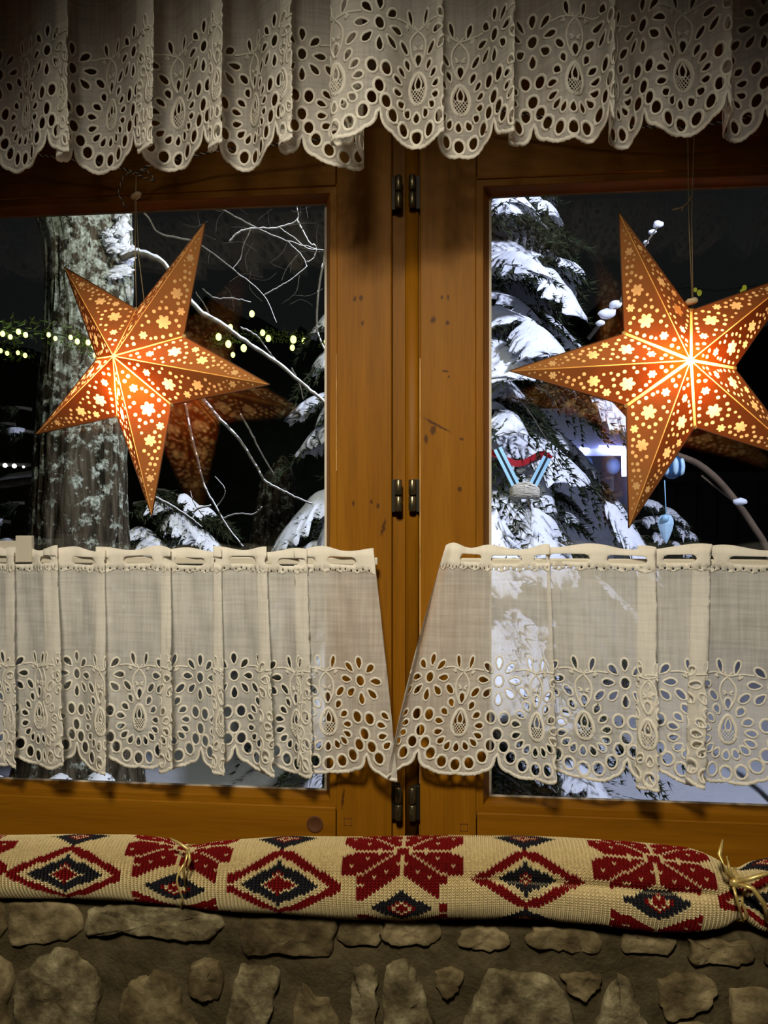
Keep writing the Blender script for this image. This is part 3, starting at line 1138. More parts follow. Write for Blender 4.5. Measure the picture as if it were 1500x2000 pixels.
curtain('eyelet_valance', [(x, d * 1.6, x + 6 * math.sin(i)) for i, (x, d) in enumerate(val)], VAL_Y, px(815, 296, VAL_Y).z, 1450, False, 815, 'gauze', 'embroidery_thread',
        'long gathered eyelet lace valance hanging above both windows', 'valance', 0.8)
CAF_Y = -0.036
lc = [(-330, .0, -330), (-270, .014, -270), (-285, .0, -285), (-220, -.005, -220), (-170, 0, -170), (-80, .015, -80), (-20, 0, -20), (30, .012, 28), (10, .0, 12), (50, -.006, 54), (126, .020, 112), (84, .010, 84), (130, -.008, 128), (170, .004, 168), (208, .016, 206), (186, .004, 188), (240, -.004, 240),
      (290, .004, 290), (338, .018, 334), (312, .006, 316), (352, -.008, 352), (400, -.002, 398), (438, .014, 433), (416, .003, 418), (470, -.007, 462), (505, 0, 492), (538, .013, 521), (508, .004, 500), (556, -.008, 541),
      (612, .012, 600), (580, .003, 574), (645, -.003, 622), (710, .004, 672), (776, .010, 729)]
curtain('cafe_curtain', [(x, d * 1.7, t_) for x, d, t_ in lc], CAF_Y, px(662, 1517, CAF_Y).z, 1310, True, 645, 'gauze', 'embroidery_thread', 'short white eyelet curtain across the window with the thick bark trunk', 'curtain', 0.16, 60, 1.25)
rc = [(757, .014, 871), (775, .004, 882), (800, .0, 892), (850, 0, 915), (950, 0, 970), (1030, .004, 1035), (1086, .020, 1072), (1077, 0, 1066), (1097, -.005, 1086), (1130, 0, 1120), (1180, .006, 1172), (1236, .010, 1224),
      (1288, .022, 1282), (1242, .012, 1246), (1282, -.004, 1276), (1330, 0, 1326), (1378, .018, 1392), (1340, .012, 1352), (1392, -.005, 1400), (1440, 0, 1445), (1510, .006, 1512), (1600, 0, 1600), (1690, .012, 1690), (1672, 0, 1674), (1720, -.005, 1720), (1790, .010, 1790), (1850, 0, 1850)]
curtain('cafe_curtain', [(x, d * 1.7, t_) for x, d, t_ in rc], CAF_Y, px(885, 1517, CAF_Y).z, 1310, True, 885, 'gauze', 'embroidery_thread', 'short white eyelet curtain across the window with the snowy spruce', 'curtain', 0.16, 150, 1.25)

# rods through the slots
ROD_Y = -0.0295
zr = px(700, 1096, ROD_Y).z


def rod(x0, x1, label):
    r = tag(empty('curtain_rod', ((x0 + x1) / 2, ROD_Y, zr)), label, 'rod')
    box('bar', x0, x1, ROD_Y - 0.0035, ROD_Y + 0.0035, zr - 0.0058, zr + 0.0058, 'rod_cream', r, 0.002)
    for x in (x0 + 0.012, x1 - 0.012):
        box('hook', x - 0.004, x + 0.004, ROD_Y - 0.001, 0.003, zr - 0.005, zr + 0.006, 'rod_cream', r, 0.001)
    return r


r = rod(pxx(-350, ROD_Y), pxx(738, ROD_Y), 'flat cream curtain rod ending on the stile beside the left hinges')
# slip-over connector and second half of the rod
a, b = px(35, 1046, ROD_Y), px(66, 1063, ROD_Y)
box('connector', a.x, b.x, ROD_Y - 0.007, ROD_Y + 0.001, zr - 0.004, a.z, 'rod_cream', r, 0.0008)
a2 = px(0, 1056, ROD_Y)
box('bar_half', pxx(-350, ROD_Y), a.x + 0.004, ROD_Y - 0.004, ROD_Y + 0.001, zr + 0.010, a2.z, 'rod_cream', r, 0.0008)
rod(pxx(874, ROD_Y), pxx(1875, ROD_Y), 'flat cream curtain rod threaded behind the curtain of the spruce window')
# valance rod with end brackets
vz = px(815, 296, VAL_Y).z + (1450 - YB) * U - 0.016
vr = tag(empty('valance_rod', (0, VAL_Y + 0.03, vz)), 'wooden rod carrying the long lace valance', 'rod')
tube('bar', [(-1.25, VAL_Y + 0.035, vz), (1.0, VAL_Y + 0.035, vz)], 0.010, vr, 'pine_rail', 12)
for x in (-1.22, 0.97):
    box('bracket', x - 0.012, x + 0.012, VAL_Y + 0.025, -0.019, vz - 0.012, vz - 0.006, 'pine_post', vr, 0.001)

# ------------------------------------------------------------------ paper stars
def rot3(a, b, c):
    return Matrix.Rotation(a, 3, 'Z') @ Matrix.Rotation(b, 3, 'X') @ Matrix.Rotation(c, 3, 'Y')


def facet_cdt(R, r, h, m1, m2):
    """one half-point of the star flattened: C(0,0) apex, T(L,0) tip, I(si,qi) inner corner"""
    C, T = Vector((0, -h, 0)), Vector((0, 0, R))
    I = Vector((r * math.cos(math.pi / 2 + math.pi / 5), 0, r * math.sin(math.pi / 2 + math.pi / 5)))
    L = (T - C).length
    ax = (T - C) / L
    si = (I - C).dot(ax)
    qi = ((I - C) - ax * si).length
    sf, qf = si / L / 0.34, qi / L / 0.26
    # outline edges get interior points so that triangles stay small
    pts, edges, holes = [], [], []

    def loop(P):
        o = len(pts)
        pts.extend(P)
        edges.extend([(o + i, o + (i + 1) % len(P)) for i in range(len(P))])
    # the panel stops short of the folds; the seam strips fill the gap
    C2, T2, I2 = np.array((0.0, 0.0)), np.array((L, 0.0)), np.array((si, qi))
    dci = (I2 - C2) / np.linalg.norm(I2 - C2)
    nci = np.array((dci[1], -dci[0]))
    dti = (I2 - T2)

    def cross(p, d, q, e):
        t = ((q[0] - p[0]) * e[1] - (q[1] - p[1]) * e[0]) / (d[0] * e[1] - d[1] * e[0])
        return p + d * t
    oc_, ot = C2 + nci * m2, np.array((0.0, m1))
    Cq = cross(ot, np.array((1.0, 0.0)), oc_, dci)
    Tq = cross(ot, np.array((1.0, 0.0)), T2, dti)
    Iq = cross(oc_, dci, T2, dti)
    tri = [tuple(Cq), tuple(Tq), tuple(Iq)]
    loop(tri)
    seams = ([tuple(C2), tuple(T2), tuple(Tq), tuple(Cq)], [tuple(C2), tuple(Cq), tuple(Iq), tuple(I2)])

    def S(s):
        return s * L * (1 + (si / L / 0.34 - 1) * max(0, 1 - abs(s - 0.34) / 0.66))
    FL = [(.34, .122, .046), (.53, .093, .038), (.76, .043, .025), (.455, .168, .026), (.205, .070, .026)]
    DT = [(.10, .030), (.13, .055), (.155, .030), (.25, .035), (.29, .052), (.30, .195), (.335, .222), (.265, .165), (.235, .135), (.215, .115), (.395, .062), (.42, .090), (.435, .050), (.392, .175), (.415, .128),
          (.475, .055), (.485, .130), (.515, .152), (.55, .145), (.585, .130), (.60, .105), (.612, .066), (.585, .046), (.64, .080), (.648, .108), (.672, .062), (.682, .088), (.712, .070), (.702, .040), (.738, .076),
          (.725, .026), (.80, .022), (.83, .036), (.86, .018), (.89, .022), (.36, .045), (.31, .024), (.375, .205)]
    for (s, q, rr) in FL:
        cx, cy = S(s), q * L * qf
        P = []
        for k in range(24):
            a = 2 * math.pi * k / 24 + 0.3
            rad = rr * L * (0.52 + 0.48 * abs(math.cos(3 * a)) ** 0.8)
            P.append((cx + rad * math.cos(a), cy + rad * math.sin(a)))
        holes.append(P)
    for i, (s, q) in enumerate(DT):
        rad = (0.0115 if s < 0.7 else 0.0075) * L * (1 if i % 3 else 0.8)
        holes.append(ell(S(s), q * L * qf, rad, rad, 8))
    good = []
    for P in holes:
        if inpoly(np.array(P), tri).all():
            good.append(P)
            loop(P)
    vo, eo, fo, _, _, _ = delaunay_2d_cdt([Vector(p) for p in pts], edges, [], 1, 1e-7)
    VV = np.array([(v[0], v[1]) for v in vo])
    TT = np.array([f for f in fo if len(f) == 3])
    Cn = VV[TT].mean(1)
    hole = np.zeros(len(TT), bool)
    for P in good:
        hole |= inpoly(Cn, P)
    return VV, TT[~hole], TT[hole], L, seams


def star(center, a, b, c, R, r, h, bulbs, label, valley_w):
    M = rot3(a, b, c)
    ctr = Vector(center)
    root = tag(empty('paper_star', ctr), label, 'star lantern')

    def Wp(v):
        return ctr + M @ Vector(v)
    VV, tp, th, L, seams = facet_cdt(R, r, h, 0.0009, valley_w)
    tips = [Vector((R * math.cos(math.pi / 2 + 2 * math.pi * i / 5), 0, R * math.sin(math.pi / 2 + 2 * math.pi * i / 5))) for i in range(5)]
    inn = [Vector((r * math.cos(math.pi / 2 + 2 * math.pi * (i + .5) / 5), 0, r * math.sin(math.pi / 2 + 2 * math.pi * (i + .5) / 5))) for i in range(5)]
    for side in (-1, 1):
        C = Vector((0, side * h, 0))
        for i in range(5):
            for I in (inn[i], inn[i - 1]):
                ax = (tips[i] - C).normalized()
                d = (I - C)
                qv = (d - ax * d.dot(ax)).normalized()
                P3 = [Wp(C + ax * float(s) + qv * float(q)) for s, q in VV]
                f = pyd('card_panel', P3, tp.tolist(), root, 'star_paper')
                for nm, Q in (('ridge_seam', seams[0]), ('valley_seam', seams[1])):
                    pyd(nm, [Wp(C + ax * float(s) + qv * float(q)) for s, q in Q], [(0, 1, 2, 3)], f, 'star_seam')
                used = np.unique(th)
                mp = -np.ones(len(VV), int)
                mp[used] = np.arange(len(used))
                tag(pyd('lit_cutouts', [P3[k] for k in used], mp[th].tolist(), f, 'star_tissue'), 'glowing snowflake and dot cut-outs')
    # dark outer edges, studs at the inner corners
    for i in range(5):
        for I in (inn[i], inn[i - 1]):
            tube('edge_fold', [Wp(tips[i]), Wp(I)], 0.0009, root, 'star_edge', 5)
        V, Fc = ico(Wp(inn[i] * 1.0), 0.0034, sub=2)
        pyd('eyelet_stud', V, Fc, root, 'star_tissue', True)
    for (bx, by, bz) in bulbs:
        p = Wp((bx, by, bz))
        V, Fc = ico(p, 0.011, (1, 1, 1.25), 2)
        bo = pyd('bulb', V, Fc, root, 'bulb_warm', True)
        tube('socket', [p + Vector((0, 0, 0.012)), p + Vector((0, 0, 0.034))], [0.008, 0.009], bo, 'rod_cream', 10)
    return root, Wp, inn, tips


st1, W1, inn1, tips1 = star((-0.4969, -0.045, 1.5414), -0.2969, -0.0329, 0.5102, 0.2384, 0.0897, 0.0604, [(0.012, -0.012, -0.030)],
                            'lit brown paper star hanging in front of the lichen covered tree trunk', 0.0011)
st2, W2, inn2, tips2 = star((0.3096, -0.045, 1.5196), 0.1498, -0.0229, -0.3367, 0.242, 0.09, 0.0541, [(0.0, -0.016, 0.004)],
                            'lit brown paper star hanging in front of the dark sky and the snowy spruce', 0.0021)
tag(st1, group='paper star lanterns')
tag(st2, group='paper star lanterns')
# hanging cords
SY = -0.045
a = W1(inn1[0])
top = px(266, 338, SY)
b_ = px(283, 600, SY - 0.02)
tube('hanging_cord', [a, px(264, 500, SY), px(264, 395, SY), top], 0.0007, st1, 'twine', 5)
tube('hanging_cord', [b_, px(271, 500, SY), px(266, 395, SY), top], 0.0007, st1, 'twine', 5)
p = px(266, 382, SY)
V, Fc = ico(p, 0.0062, (1.5, 1, 0.85), 2, 0.25, 3)
pyd('bead', [p + Matrix.Rotation(-0.4, 3, 'Y') @ (v - p) for v in V], Fc, st1, 'toggle_wood', True)
a = W2(inn2[4])
c_ = px(1352, 590, SY)
tube('hanging_cord', [c_, px(1345, 420, SY), px(1343, 247, SY)], 0.0007, st2, 'twine', 5)
tube('hanging_cord', [c_ + Vector((0.001, 0, 0)), px(1351, 420, SY), px(1356, 247, SY)], 0.0007, st2, 'twine', 5)
tube('toggle', [px(1341, 593, SY), px(1345, 590, SY), px(1358, 587, SY), px(1362, 586, SY)], [0.0035, 0.0048, 0.0048, 0.0032], st2, 'toggle_wood', 10)
tube('cord_loop', [c_, px(1354, 603, SY - 0.004), a], 0.0015, st2, 'toggle_wood', 6)
tube('knot_tail', [px(1352, 385, SY), px(1343, 396, SY - 0.003), px(1333, 405, SY - 0.004), px(1313, 410, SY - 0.002)], [0.0018, 0.0012, 0.0011, 0.0010], st2, 'twine', 6)
tube('knot_tail', [px(1334, 404, SY - 0.004), px(1332, 412, SY - 0.004)], [0.0010, 0.0014], st2, 'twine', 6)


def twisted(name, pts, root, r=0.0013):
    P = catmull([tuple(p) for p in pts], 10)
    seg = np.linalg.norm(np.diff(P, axis=0), axis=1)
    s = np.concatenate([[0], np.cumsum(seg)])
    n = max(12, int(s[-1] / 0.0016))
    S = np.linspace(0, s[-1], n)
    Q = np.stack([np.interp(S, s, P[:, k]) for k in range(3)], 1)
    for ph, mt in ((0, 'cord_dark'), (math.pi, 'cord_white')):
        pts2 = []
        for i in range(n):
            g = S[i] / 0.011 * 2 * math.pi + ph
            pts2.append(Vector(Q[i]) + Vector((0, math.cos(g), math.sin(g))) * r * 0.75)
        tube('strand', pts2, r if mt == 'cord_dark' else r * 0.8, root, mt, 5)


g1 = tag(empty('twisted_cord', px(266, 330, SY)), 'black and white twisted cord tied in a bow above the star by the trunk', 'cord')
twisted('c', [px(-60, 285, SY), px(60, 300, SY), px(130, 311, SY), px(205, 320, SY), px(266, 338, SY - 0.002)], g1)
twisted('c', [px(266, 338, SY - 0.002), px(300, 320, SY), px(350, 311, SY), px(420, 295, SY), px(480, 289, SY), px(640, 270, SY)], g1)
twisted('c', [px(266, 338, SY - 0.004), px(285, 333, SY - 0.006), px(302, 352, SY - 0.006), px(290, 350, SY - 0.006), px(268, 341, SY - 0.004)], g1, 0.001)
twisted('c', [px(264, 338, SY - 0.004), px(245, 340, SY - 0.005), px(234, 365, SY - 0.004), px(232, 384, SY - 0.003), px(244, 386, SY - 0.003)], g1, 0.001)
twisted('c', [px(236, 386, SY - 0.003), px(240, 396, SY - 0.003), px(247, 407, SY - 0.002)], g1, 0.001)
g2 = tag(empty('twisted_cord', px(1345, 248, SY)), 'black and white twisted cord strung behind the valance above the spruce window star', 'cord')
twisted('c', [px(960, 215, SY), px(1120, 236, SY), px(1210, 245, SY), px(1310, 250, SY), px(1356, 250, SY), px(1400, 240, SY), px(1500, 222, SY), px(1600, 215, SY)], g2)
twisted('c', [px(1356, 250, SY - 0.003), px(1375, 240, SY - 0.004), px(1385, 232, SY - 0.004)], g2, 0.001)

# ------------------------------------------------------------------ knitted roll on the ledge
ROLL_Y = -0.066
RK = [(-520, 1650, 1738), (-200, 1638, 1742), (100, 1637, 1746), (250, 1637, 1750), (330, 1646, 1760), (370, 1660, 1762), (410, 1650, 1768), (560, 1641, 1775), (690, 1642, 1784), (790, 1641, 1788), (1000, 1640, 1782), (1150, 1646, 1794),
      (1260, 1655, 1806), (1360, 1666, 1808), (1415, 1690, 1800), (1438, 1712, 1776), (1462, 1694, 1806), (1510, 1684, 1815), (1600, 1676, 1822), (1750, 1680, 1834), (2100, 1690, 1862)]
rk = np.array(RK, float)
PX = np.linspace(-520, 2100, 540)
topz = np.array([px(x, np.interp(x, rk[:, 0], rk[:, 1]), ROLL_Y).z for x in PX])
botz = np.array([px(x, np.interp(x, rk[:, 0], rk[:, 2]), ROLL_Y).z for x in PX])
ker = np.ones(9) / 9
topz[4:-4] = np.convolve(topz, ker, 'valid')
botz[4:-4] = np.convolve(botz, ker, 'valid')
RXW = np.array([pxx(x, ROLL_Y) for x in PX])


def roll_pt(X, ang, lift=0.0):
    zt, zb = np.interp(X, RXW, topz), np.interp(X, RXW, botz)
    r0 = (zt - zb) / 2
    zc = (zt + zb) / 2
    ppx = np.interp(X, RXW, PX)
    k = min(1, max(0, (ppx - 860) / 120)) * (1 - min(1, max(0, (ppx - 1360) / 60)))
    a0 = 0.42 - 0.12 * k
    cre = 0.17 * k * math.exp(-((ang - a0) / 0.13) ** 2)
    lump = 0.03 * noise.noise(Vector((X * 9, math.cos(ang) * 2, math.sin(ang) * 2)))
    r = r0 * (1 - cre + lump) + lift
    ry = min(r, 0.058) if True else r
    return (X, ROLL_Y - ry * math.cos(ang), zc + r * math.sin(ang))


roll = tag(empty('knitted_bolster', (0, ROLL_Y, LEDGE_Z)), 'rolled nordic patterned knit in cream, red and black lying along the stone ledge', 'bolster')
nxr, na = 300, 40
V, Fc = [], []
for i in range(nxr + 1):
    X = RXW[0] + (RXW[-1] - RXW[0]) * i / nxr
    for k in range(na):
        V.append(roll_pt(X, 2 * math.pi * k / na - math.pi, -0.0012))
for i in range(nxr):
    for k in range(na):
        q = (k + 1) % na
        Fc.append((i * na + k, i * na + q, (i + 1) * na + q, (i + 1) * na + k))
Fc.append(tuple(range(na)))
Fc.append(tuple(range(nxr * na, nxr * na + na)))
pyd('filling', V, Fc, roll, 'wool_cream', True)
SW, SH = 0.0056, 0.0038


def knit_colour(X, j):
    """0 cream, 1 red, 2 black for the stitch at world X, row j"""
    ppx = float(np.interp(X, RXW, PX))
    # columns of the pattern follow the cloth: star columns and diamond columns alternate
    cols = [(-530, 's'), (-300, 'd'), (-70, 's'), (155, 'd'), (362, 's'), (560, 'd'), (790, 's'), (1025, 'd'), (1266, 's'), (1500, 'd'), (1730, 's'), (1960, 'd')]
    best = min(cols, key=lambda c: abs(ppx - c[0]))
    sc = ppm(best[0], ROLL_Y - 0.05) * SW
    i = round((ppx - best[0]) / sc)
    a = abs(i)
    per, unit = 0.166, 0.0034
    w_ = j * SH
    if 860 < ppx < 1380 and w_ < 0.016:
        w_ -= 0.022          # the free edge of the cloth shifts the pattern under the crease
    w0 = {-70: 0.040, 362: 0.080}.get(best[0], 0.062) if best[1] == 's' else 0.008
    dw = (w_ - w0 + per / 2) % per - per / 2
    b = int(round(abs(dw) / unit))
    half = per / 2 / unit

    def small():
        dd = a + abs(half - b)
        if dd <= 8:
            if dd > 4.2:
                return 2
            return 0 if (a + int(abs(half - b))) % 3 == 2 else 1
        return 0
    if best[1] == 's':
        h = 10
        if max(a, b) <= 2:
            return 0 if max(a, b) == 2 else 1
        if a >= 1 and b >= 1 and a != b:
            u_, v_ = (a, b) if a > b else (b, a)
            if 0 < v_ <= h and 0 < u_ - v_ <= h:
                if u_ - v_ == h // 2 and v_ % 3 == 1:
                    return 0
                return 1
        return small()
    d = a + b * 0.95
    if d <= 16:
        if d > 12:
            return 1
        if d > 9.5:
            return 0
        if d > 4.8:
            return 2
        return 0 if (a + b) % 3 == 1 and d > 1.5 else 1
    return small()


MBK = MB()
ncol = int((RXW[-1] - RXW[0]) / SW)
for ci in range(ncol):
    X = RXW[0] + (ci + 0.5) * SW
    zt, zb = np.interp(X, RXW, topz), np.interp(X, RXW, botz)
    r0 = max(0.03, (zt - zb) / 2)
    # rows keep their count where the cloth is pinched
    rr = 0.056
    for j in range(-26, 42):
        a0 = j * SH / rr
        da = SH / rr
        if a0 < -1.6 or a0 > 2.7:
            continue
        cidx = knit_colour(X, j)
        for sgn in (-1, 1):
            # one leg of the V: slants outward going up
            xi, xo = X, X + sgn * SW * 0.5
            lo, hi = a0 - da * 0.55, a0 + da * 0.35
            base = [roll_pt(xi, lo, -0.0006), roll_pt(xo, hi, -0.0006), roll_pt(xo, hi + da, -0.0006), roll_pt(xi, lo + da, -0.0006)]
            mid = [roll_pt((xi * 0.72 + xo * 0.28), (lo * 0.72 + hi * 0.28) + da * 0.5, 0.0024), roll_pt((xi * 0.28 + xo * 0.72), (lo * 0.28 + hi * 0.72) + da * 0.5, 0.0024)]
            MBK.add(base + mid, [(0, 1, 5, 4), (1, 2, 5), (2, 3, 4, 5), (3, 0, 4)], cidx)
kn = MBK.build('knit_cover', roll, ['wool_cream', 'wool_red', 'wool_black'], False)


def tie(xp, seedk, big):
    Xc = pxx(xp, ROLL_Y)
    # ribbon band round the roll
    pts = []
    for k in range(30):
        ang = -1.9 + 4.2 * k / 29
        pts.append(Vector(roll_pt(Xc + 0.004 * math.sin(k * 0.7 + seedk), ang, 0.0022)))
    tube('ribbon_band', pts, 0.0016 if not big else 0.0022, roll, 'gold_ribbon', 6)


tie(370, 0.3, False)
tie(1438, 1.1, True)
fy = ROLL_Y - 0.056


def ribbon(pts, rad):
    tube('ribbon_end', [px(x, y, fy + d) for x, y, d in pts], rad, roll, 'gold_ribbon', 6)


ribbon([(369, 1660, 0.002), (352, 1648, 0.01), (332, 1637, 0.014)], [0.0022, 0.0024, 0.0012])
ribbon([(368, 1662, 0), (371, 1680, -0.003), (364, 1700, -0.004)], [0.003, 0.0026, 0.0014])
ribbon([(366, 1664, 0), (358, 1700, -0.003), (364, 1742, 0.004)], [0.0022, 0.002, 0.0014])
ribbon([(1436, 1722, 0.012), (1416, 1700, 0.0), (1406, 1668, 0.004), (1412, 1640, 0.012)], [0.003, 0.0034, 0.0036, 0.0012])
ribbon([(1436, 1722, 0.012), (1426, 1705, 0.0), (1420, 1672, 0.006)], [0.003, 0.0034, 0.0014])
ribbon([(1436, 1724, 0.006), (1466, 1716, -0.004), (1500, 1706, -0.002), (1530, 1700, 0.004)], [0.003, 0.0032, 0.0026, 0.0012])
ribbon([(1436, 1724, 0.006), (1470, 1735, -0.006), (1492, 1765, -0.006), (1500, 1800, 0.0)], [0.003, 0.0034, 0.0034, 0.0016])
ribbon([(1432, 1728, 0.006), (1440, 1760, -0.004), (1452, 1800, 0.006)], [0.0024, 0.0022, 0.0012])
V, Fc = ico(px(1436, 1724, fy + 0.006), 0.0075, (1.1, 0.8, 1), 2, 0.3, 5)
pyd('ribbon_knot', V, Fc, roll, 'gold_ribbon', True)

# ------------------------------------------------------------------ outdoors: ground, hills
GZ = -0.42
nx, ny = 60, 60
V, Fc = [], []
for j in range(ny + 1):
    for i in range(nx + 1):
        x = -9 + 20 * i / nx
        y = 0.31 + 15 * (j / ny) ** 1.3
        V.append((x, y, GZ + 0.10 * noise.noise(Vector((x * 0.9, y * 0.9, 2))) + 0.03 * noise.noise(Vector((x * 3, y * 3, 4)))))
for j in range(ny):
    for i in range(nx):
        a = j * (nx + 1) + i
        Fc.append((a, a + 1, a + nx + 2, a + nx + 1))
tag(pyd('ground', V, Fc, None, 'snow', True), kind='structure')
V, Fc = [], []
n = 160
for i in range(n + 1):
    x = -16 + 34 * i / n
    h = 5.2 + 1.0 * noise.noise(Vector((x * 0.25, 3, 1))) + 0.9 * abs(noise.noise(Vector((x * 1.9, 7, 1)))) + 0.3 * noise.noise(Vector((x * 7, 2, 1)))
    V += [(x, 15, -1.2), (x, 15.2, h), (x, 19, h + 0.4), (x, 19, -1.2)]
for i in range(n):
    for k in range(3):
        Fc.append((4 * i + k, 4 * i + 4 + k, 4 * i + 5 + k, 4 * i + 1 + k))
tag(pyd('hills', V, Fc, None, 'forest_dark'), kind='structure')


# ------------------------------------------------------------------ snowy conifer boughs
def bough(root, base, ang, length, droop, width, seed, snow=1.0, dense=13, pads=None):
    rg = random.Random(seed)
    base = Vector(base)
    d = Vector((math.cos(ang), math.sin(ang), 0))
    sd = Vector((-d.y, d.x, 0))

    def P(t, s):
        tt = t * length
        w_ = width * math.sin(min(1, 0.12 + t) * math.pi * 0.78) ** 0.8
        z = 0.10 * length * math.sin(t * 2.2) - droop * t * t * length - abs(s) ** 1.6 * w_ * 0.45
        return base + d * tt + sd * (s * w_) + Vector((0, 0, z))
    mb = MB()
    V, Fc = tube_data([P(t / 8, 0) for t in range(9)], [0.012 * (1 - t / 9.5) for t in range(9)], 5)
    mb.add(V, Fc, 1)
    for k in range(dense):
        t0 = 0.18 + 0.82 * k / dense
        for sg in (-1, 1):
            for sub in range(7):
                q = (sub + 1) / 7
                c = P(min(1.05, t0 + 0.10 * q), sg * q)
                for _ in range(4):
                    dirv = (d * rg.uniform(0.1, 1.0) + sd * sg * rg.uniform(-0.3, 1.0) + Vector((0, 0, rg.uniform(-1.15, 0.25)))).normalized()
                    ln = rg.uniform(0.03, 0.065)
                    sidev = dirv.cross(Vector((rg.uniform(-1, 1), rg.uniform(-1, 1), 0.4))).normalized() * 0.006
                    mb.add([c - sidev, c + sidev, c + dirv * ln], [(0, 1, 2)], 0)
    b = mb.build('bough', root, ['spruce_needles', 'twig_bark'])
    if snow <= 0:
        return b
    sp = MB()
    if pads is None:
        pads = []
        t = rg.uniform(0.12, 0.35)
        while t < 0.92:
            e = min(1.08, t + rg.uniform(0.2, 0.5))
            if rg.random() < 0.88 * snow:
                pads.append((t, e))
            t = e + rg.uniform(0.0, 0.14)
    for (ta, tb) in pads:
        na, ns = 26, 10
        th = rg.uniform(0.028, 0.055) * (0.6 + 0.5 * min(1.6, width / 0.2))
        off = rg.uniform(-0.15, 0.15)
        top, bot = [], []
        for i in range(na + 1):
            u = i / na
            t = ta + (tb - ta) * u
            env = max(0.0, 1 - (2 * u - 1) ** 4) ** 0.5
            for j in range(ns + 1):
                s = -1 + 2 * j / ns
                rag = 0.92 + 0.45 * noise.noise(Vector((u * 5 + seed, (1 if s > 0 else -1) * 2.2, seed * 0.7))) + 0.55 * noise.noise(Vector((u * 15 + seed, (1 if s > 0 else -1) * 3, seed * 1.3)))
                sw = s * 0.88 * env * rag + off
                p = P(t + 0.05 * noise.noise(Vector((s * 4, seed, u))), sw)
                e2 = max(0.0, 1 - s * s) ** 0.5 * env
                lump = 0.75 + 0.55 * noise.noise(Vector((p.x * 9, p.y * 9, p.z * 9 + seed)))
                top.append(p + Vector((0, 0, 0.004 + th * e2 * max(0.15, lump))))
                bot.append(p + Vector((0, 0, -0.012 * e2)))
        W_ = ns + 1
        Fc = []
        nb = len(top)
        for i in range(na):
            for j in range(ns):
                a = i * W_ + j
                Fc.append((a, a + W_, a + W_ + 1, a + 1))
                Fc.append((nb + a, nb + a + 1, nb + a + W_ + 1, nb + a + W_))
        sp.add(top + bot, Fc)
    if sp.v:
        sp.build('snow_pad', b, 'snow', True)
    return b


def interp(v, T):
    return float(np.interp(v, [a for a, _ in T], [b for _, b in T]))


AX, AY = pxx(890, 3.4), 3.4
spruce = tag(empty('spruce_tree', (AX, AY, GZ)), 'tall spruce laden with thick snow behind the right window', 'tree')
tube('trunk', [(AX, AY, GZ - 0.1), (AX, AY, 1.5), (AX, AY, 4.6)], [0.11, 0.09, 0.05], spruce, 'twig_bark', 12)
rgs = random.Random(11)
z = -0.25
lev = 0
while z < 4.3:
    R = interp(z, [(-0.3, 1.30), (1.35, 1.08), (2.27, 0.92), (3.2, 0.78), (4.4, 0.6)])
    nb = 9 if z < 3.6 else 7
    for k in range(nb):
        # boughs all round, a little denser toward the house
        ang = -math.pi / 2 + (k - (nb - 1) / 2) * (2 * math.pi / nb) * 0.86 + rgs.uniform(-0.22, 0.22) + (lev % 2) * 0.3
        L = R * rgs.uniform(0.62, 1.12)
        bough(spruce, (AX, AY, z + rgs.uniform(-0.14, 0.14)), ang, L, rgs.uniform(0.25, 0.85), rgs.uniform(0.13, 0.28), 100 + lev * 17 + k, 0.5 if z < 0.9 else 1.0)
    z += 0.20
    lev += 1

# red ribbon wound round the tree, striped slats and straw bundle caught in its boughs
pts = []
for k in range(40):
    a = -math.pi / 2 - 1.5 + 3.0 * k / 39
    zz = px(1000, 884, 2.5).z + 0.03 * math.sin(k * 0.9)
    pts.append(Vector((AX + 0.66 * math.cos(a), AY + 0.66 * math.sin(a), zz)))
V, Fc = [], []
for i, p in enumerate(pts):
    V += [p + Vector((0, 0, 0.017)), p - Vector((0, 0, 0.017)), p + Vector((0, 0.012, -0.017)), p + Vector((0, 0.012, 0.017))]
for i in range(len(pts) - 1):
    for k in range(4):
        Fc.append((4 * i + k, 4 * i + (k + 1) % 4, 4 * i + 4 + (k + 1) % 4, 4 * i + 4 + k))
tag(pyd('red_ribbon', V, Fc, None, 'bow_red'), 'red ribbon band wound around the snowy spruce', 'ribbon')
SKY = 2.15


def slat(p0, p1, label):
    a, b = px(*p0, SKY), px(*p1, SKY)
    ax = (b - a).normalized()
    nrm = Vector((ax.z, 0, -ax.x))
    r = tag(empty('striped_slat', b), label, 'slat', 'pale blue striped slats')
    for nm, o0, o1, mt, y0, y1 in (('edge_strip', -0.020, -0.006, 'ski_blue', -0.004, 0.006), ('centre_stripe', -0.006, 0.004, 'ski_stripe', -0.002, 0.006), ('edge_strip', 0.004, 0.017, 'ski_blue', -0.004, 0.006)):
        Vv = []
        for yy in (y0, y1):
            Vv += [a + nrm * o0 + Vector((0, yy, 0)), a + nrm * o1 + Vector((0, yy, 0)), b + nrm * o1 + Vector((0, yy, 0)), b + nrm * o0 + Vector((0, yy, 0))]
        pyd(nm, Vv, [(0, 1, 2, 3), (7, 6, 5, 4), (0, 4, 5, 1), (1, 5, 6, 2), (2, 6, 7, 3), (3, 7, 4, 0)], r, mt)


slat((971, 876), (1012, 958), 'pale blue slat with dark centre stripe, leaning toward the window post from the straw bundle')
slat((1068, 893), (1034, 960), 'pale blue slat with dark centre stripe, leaning away from the window post')
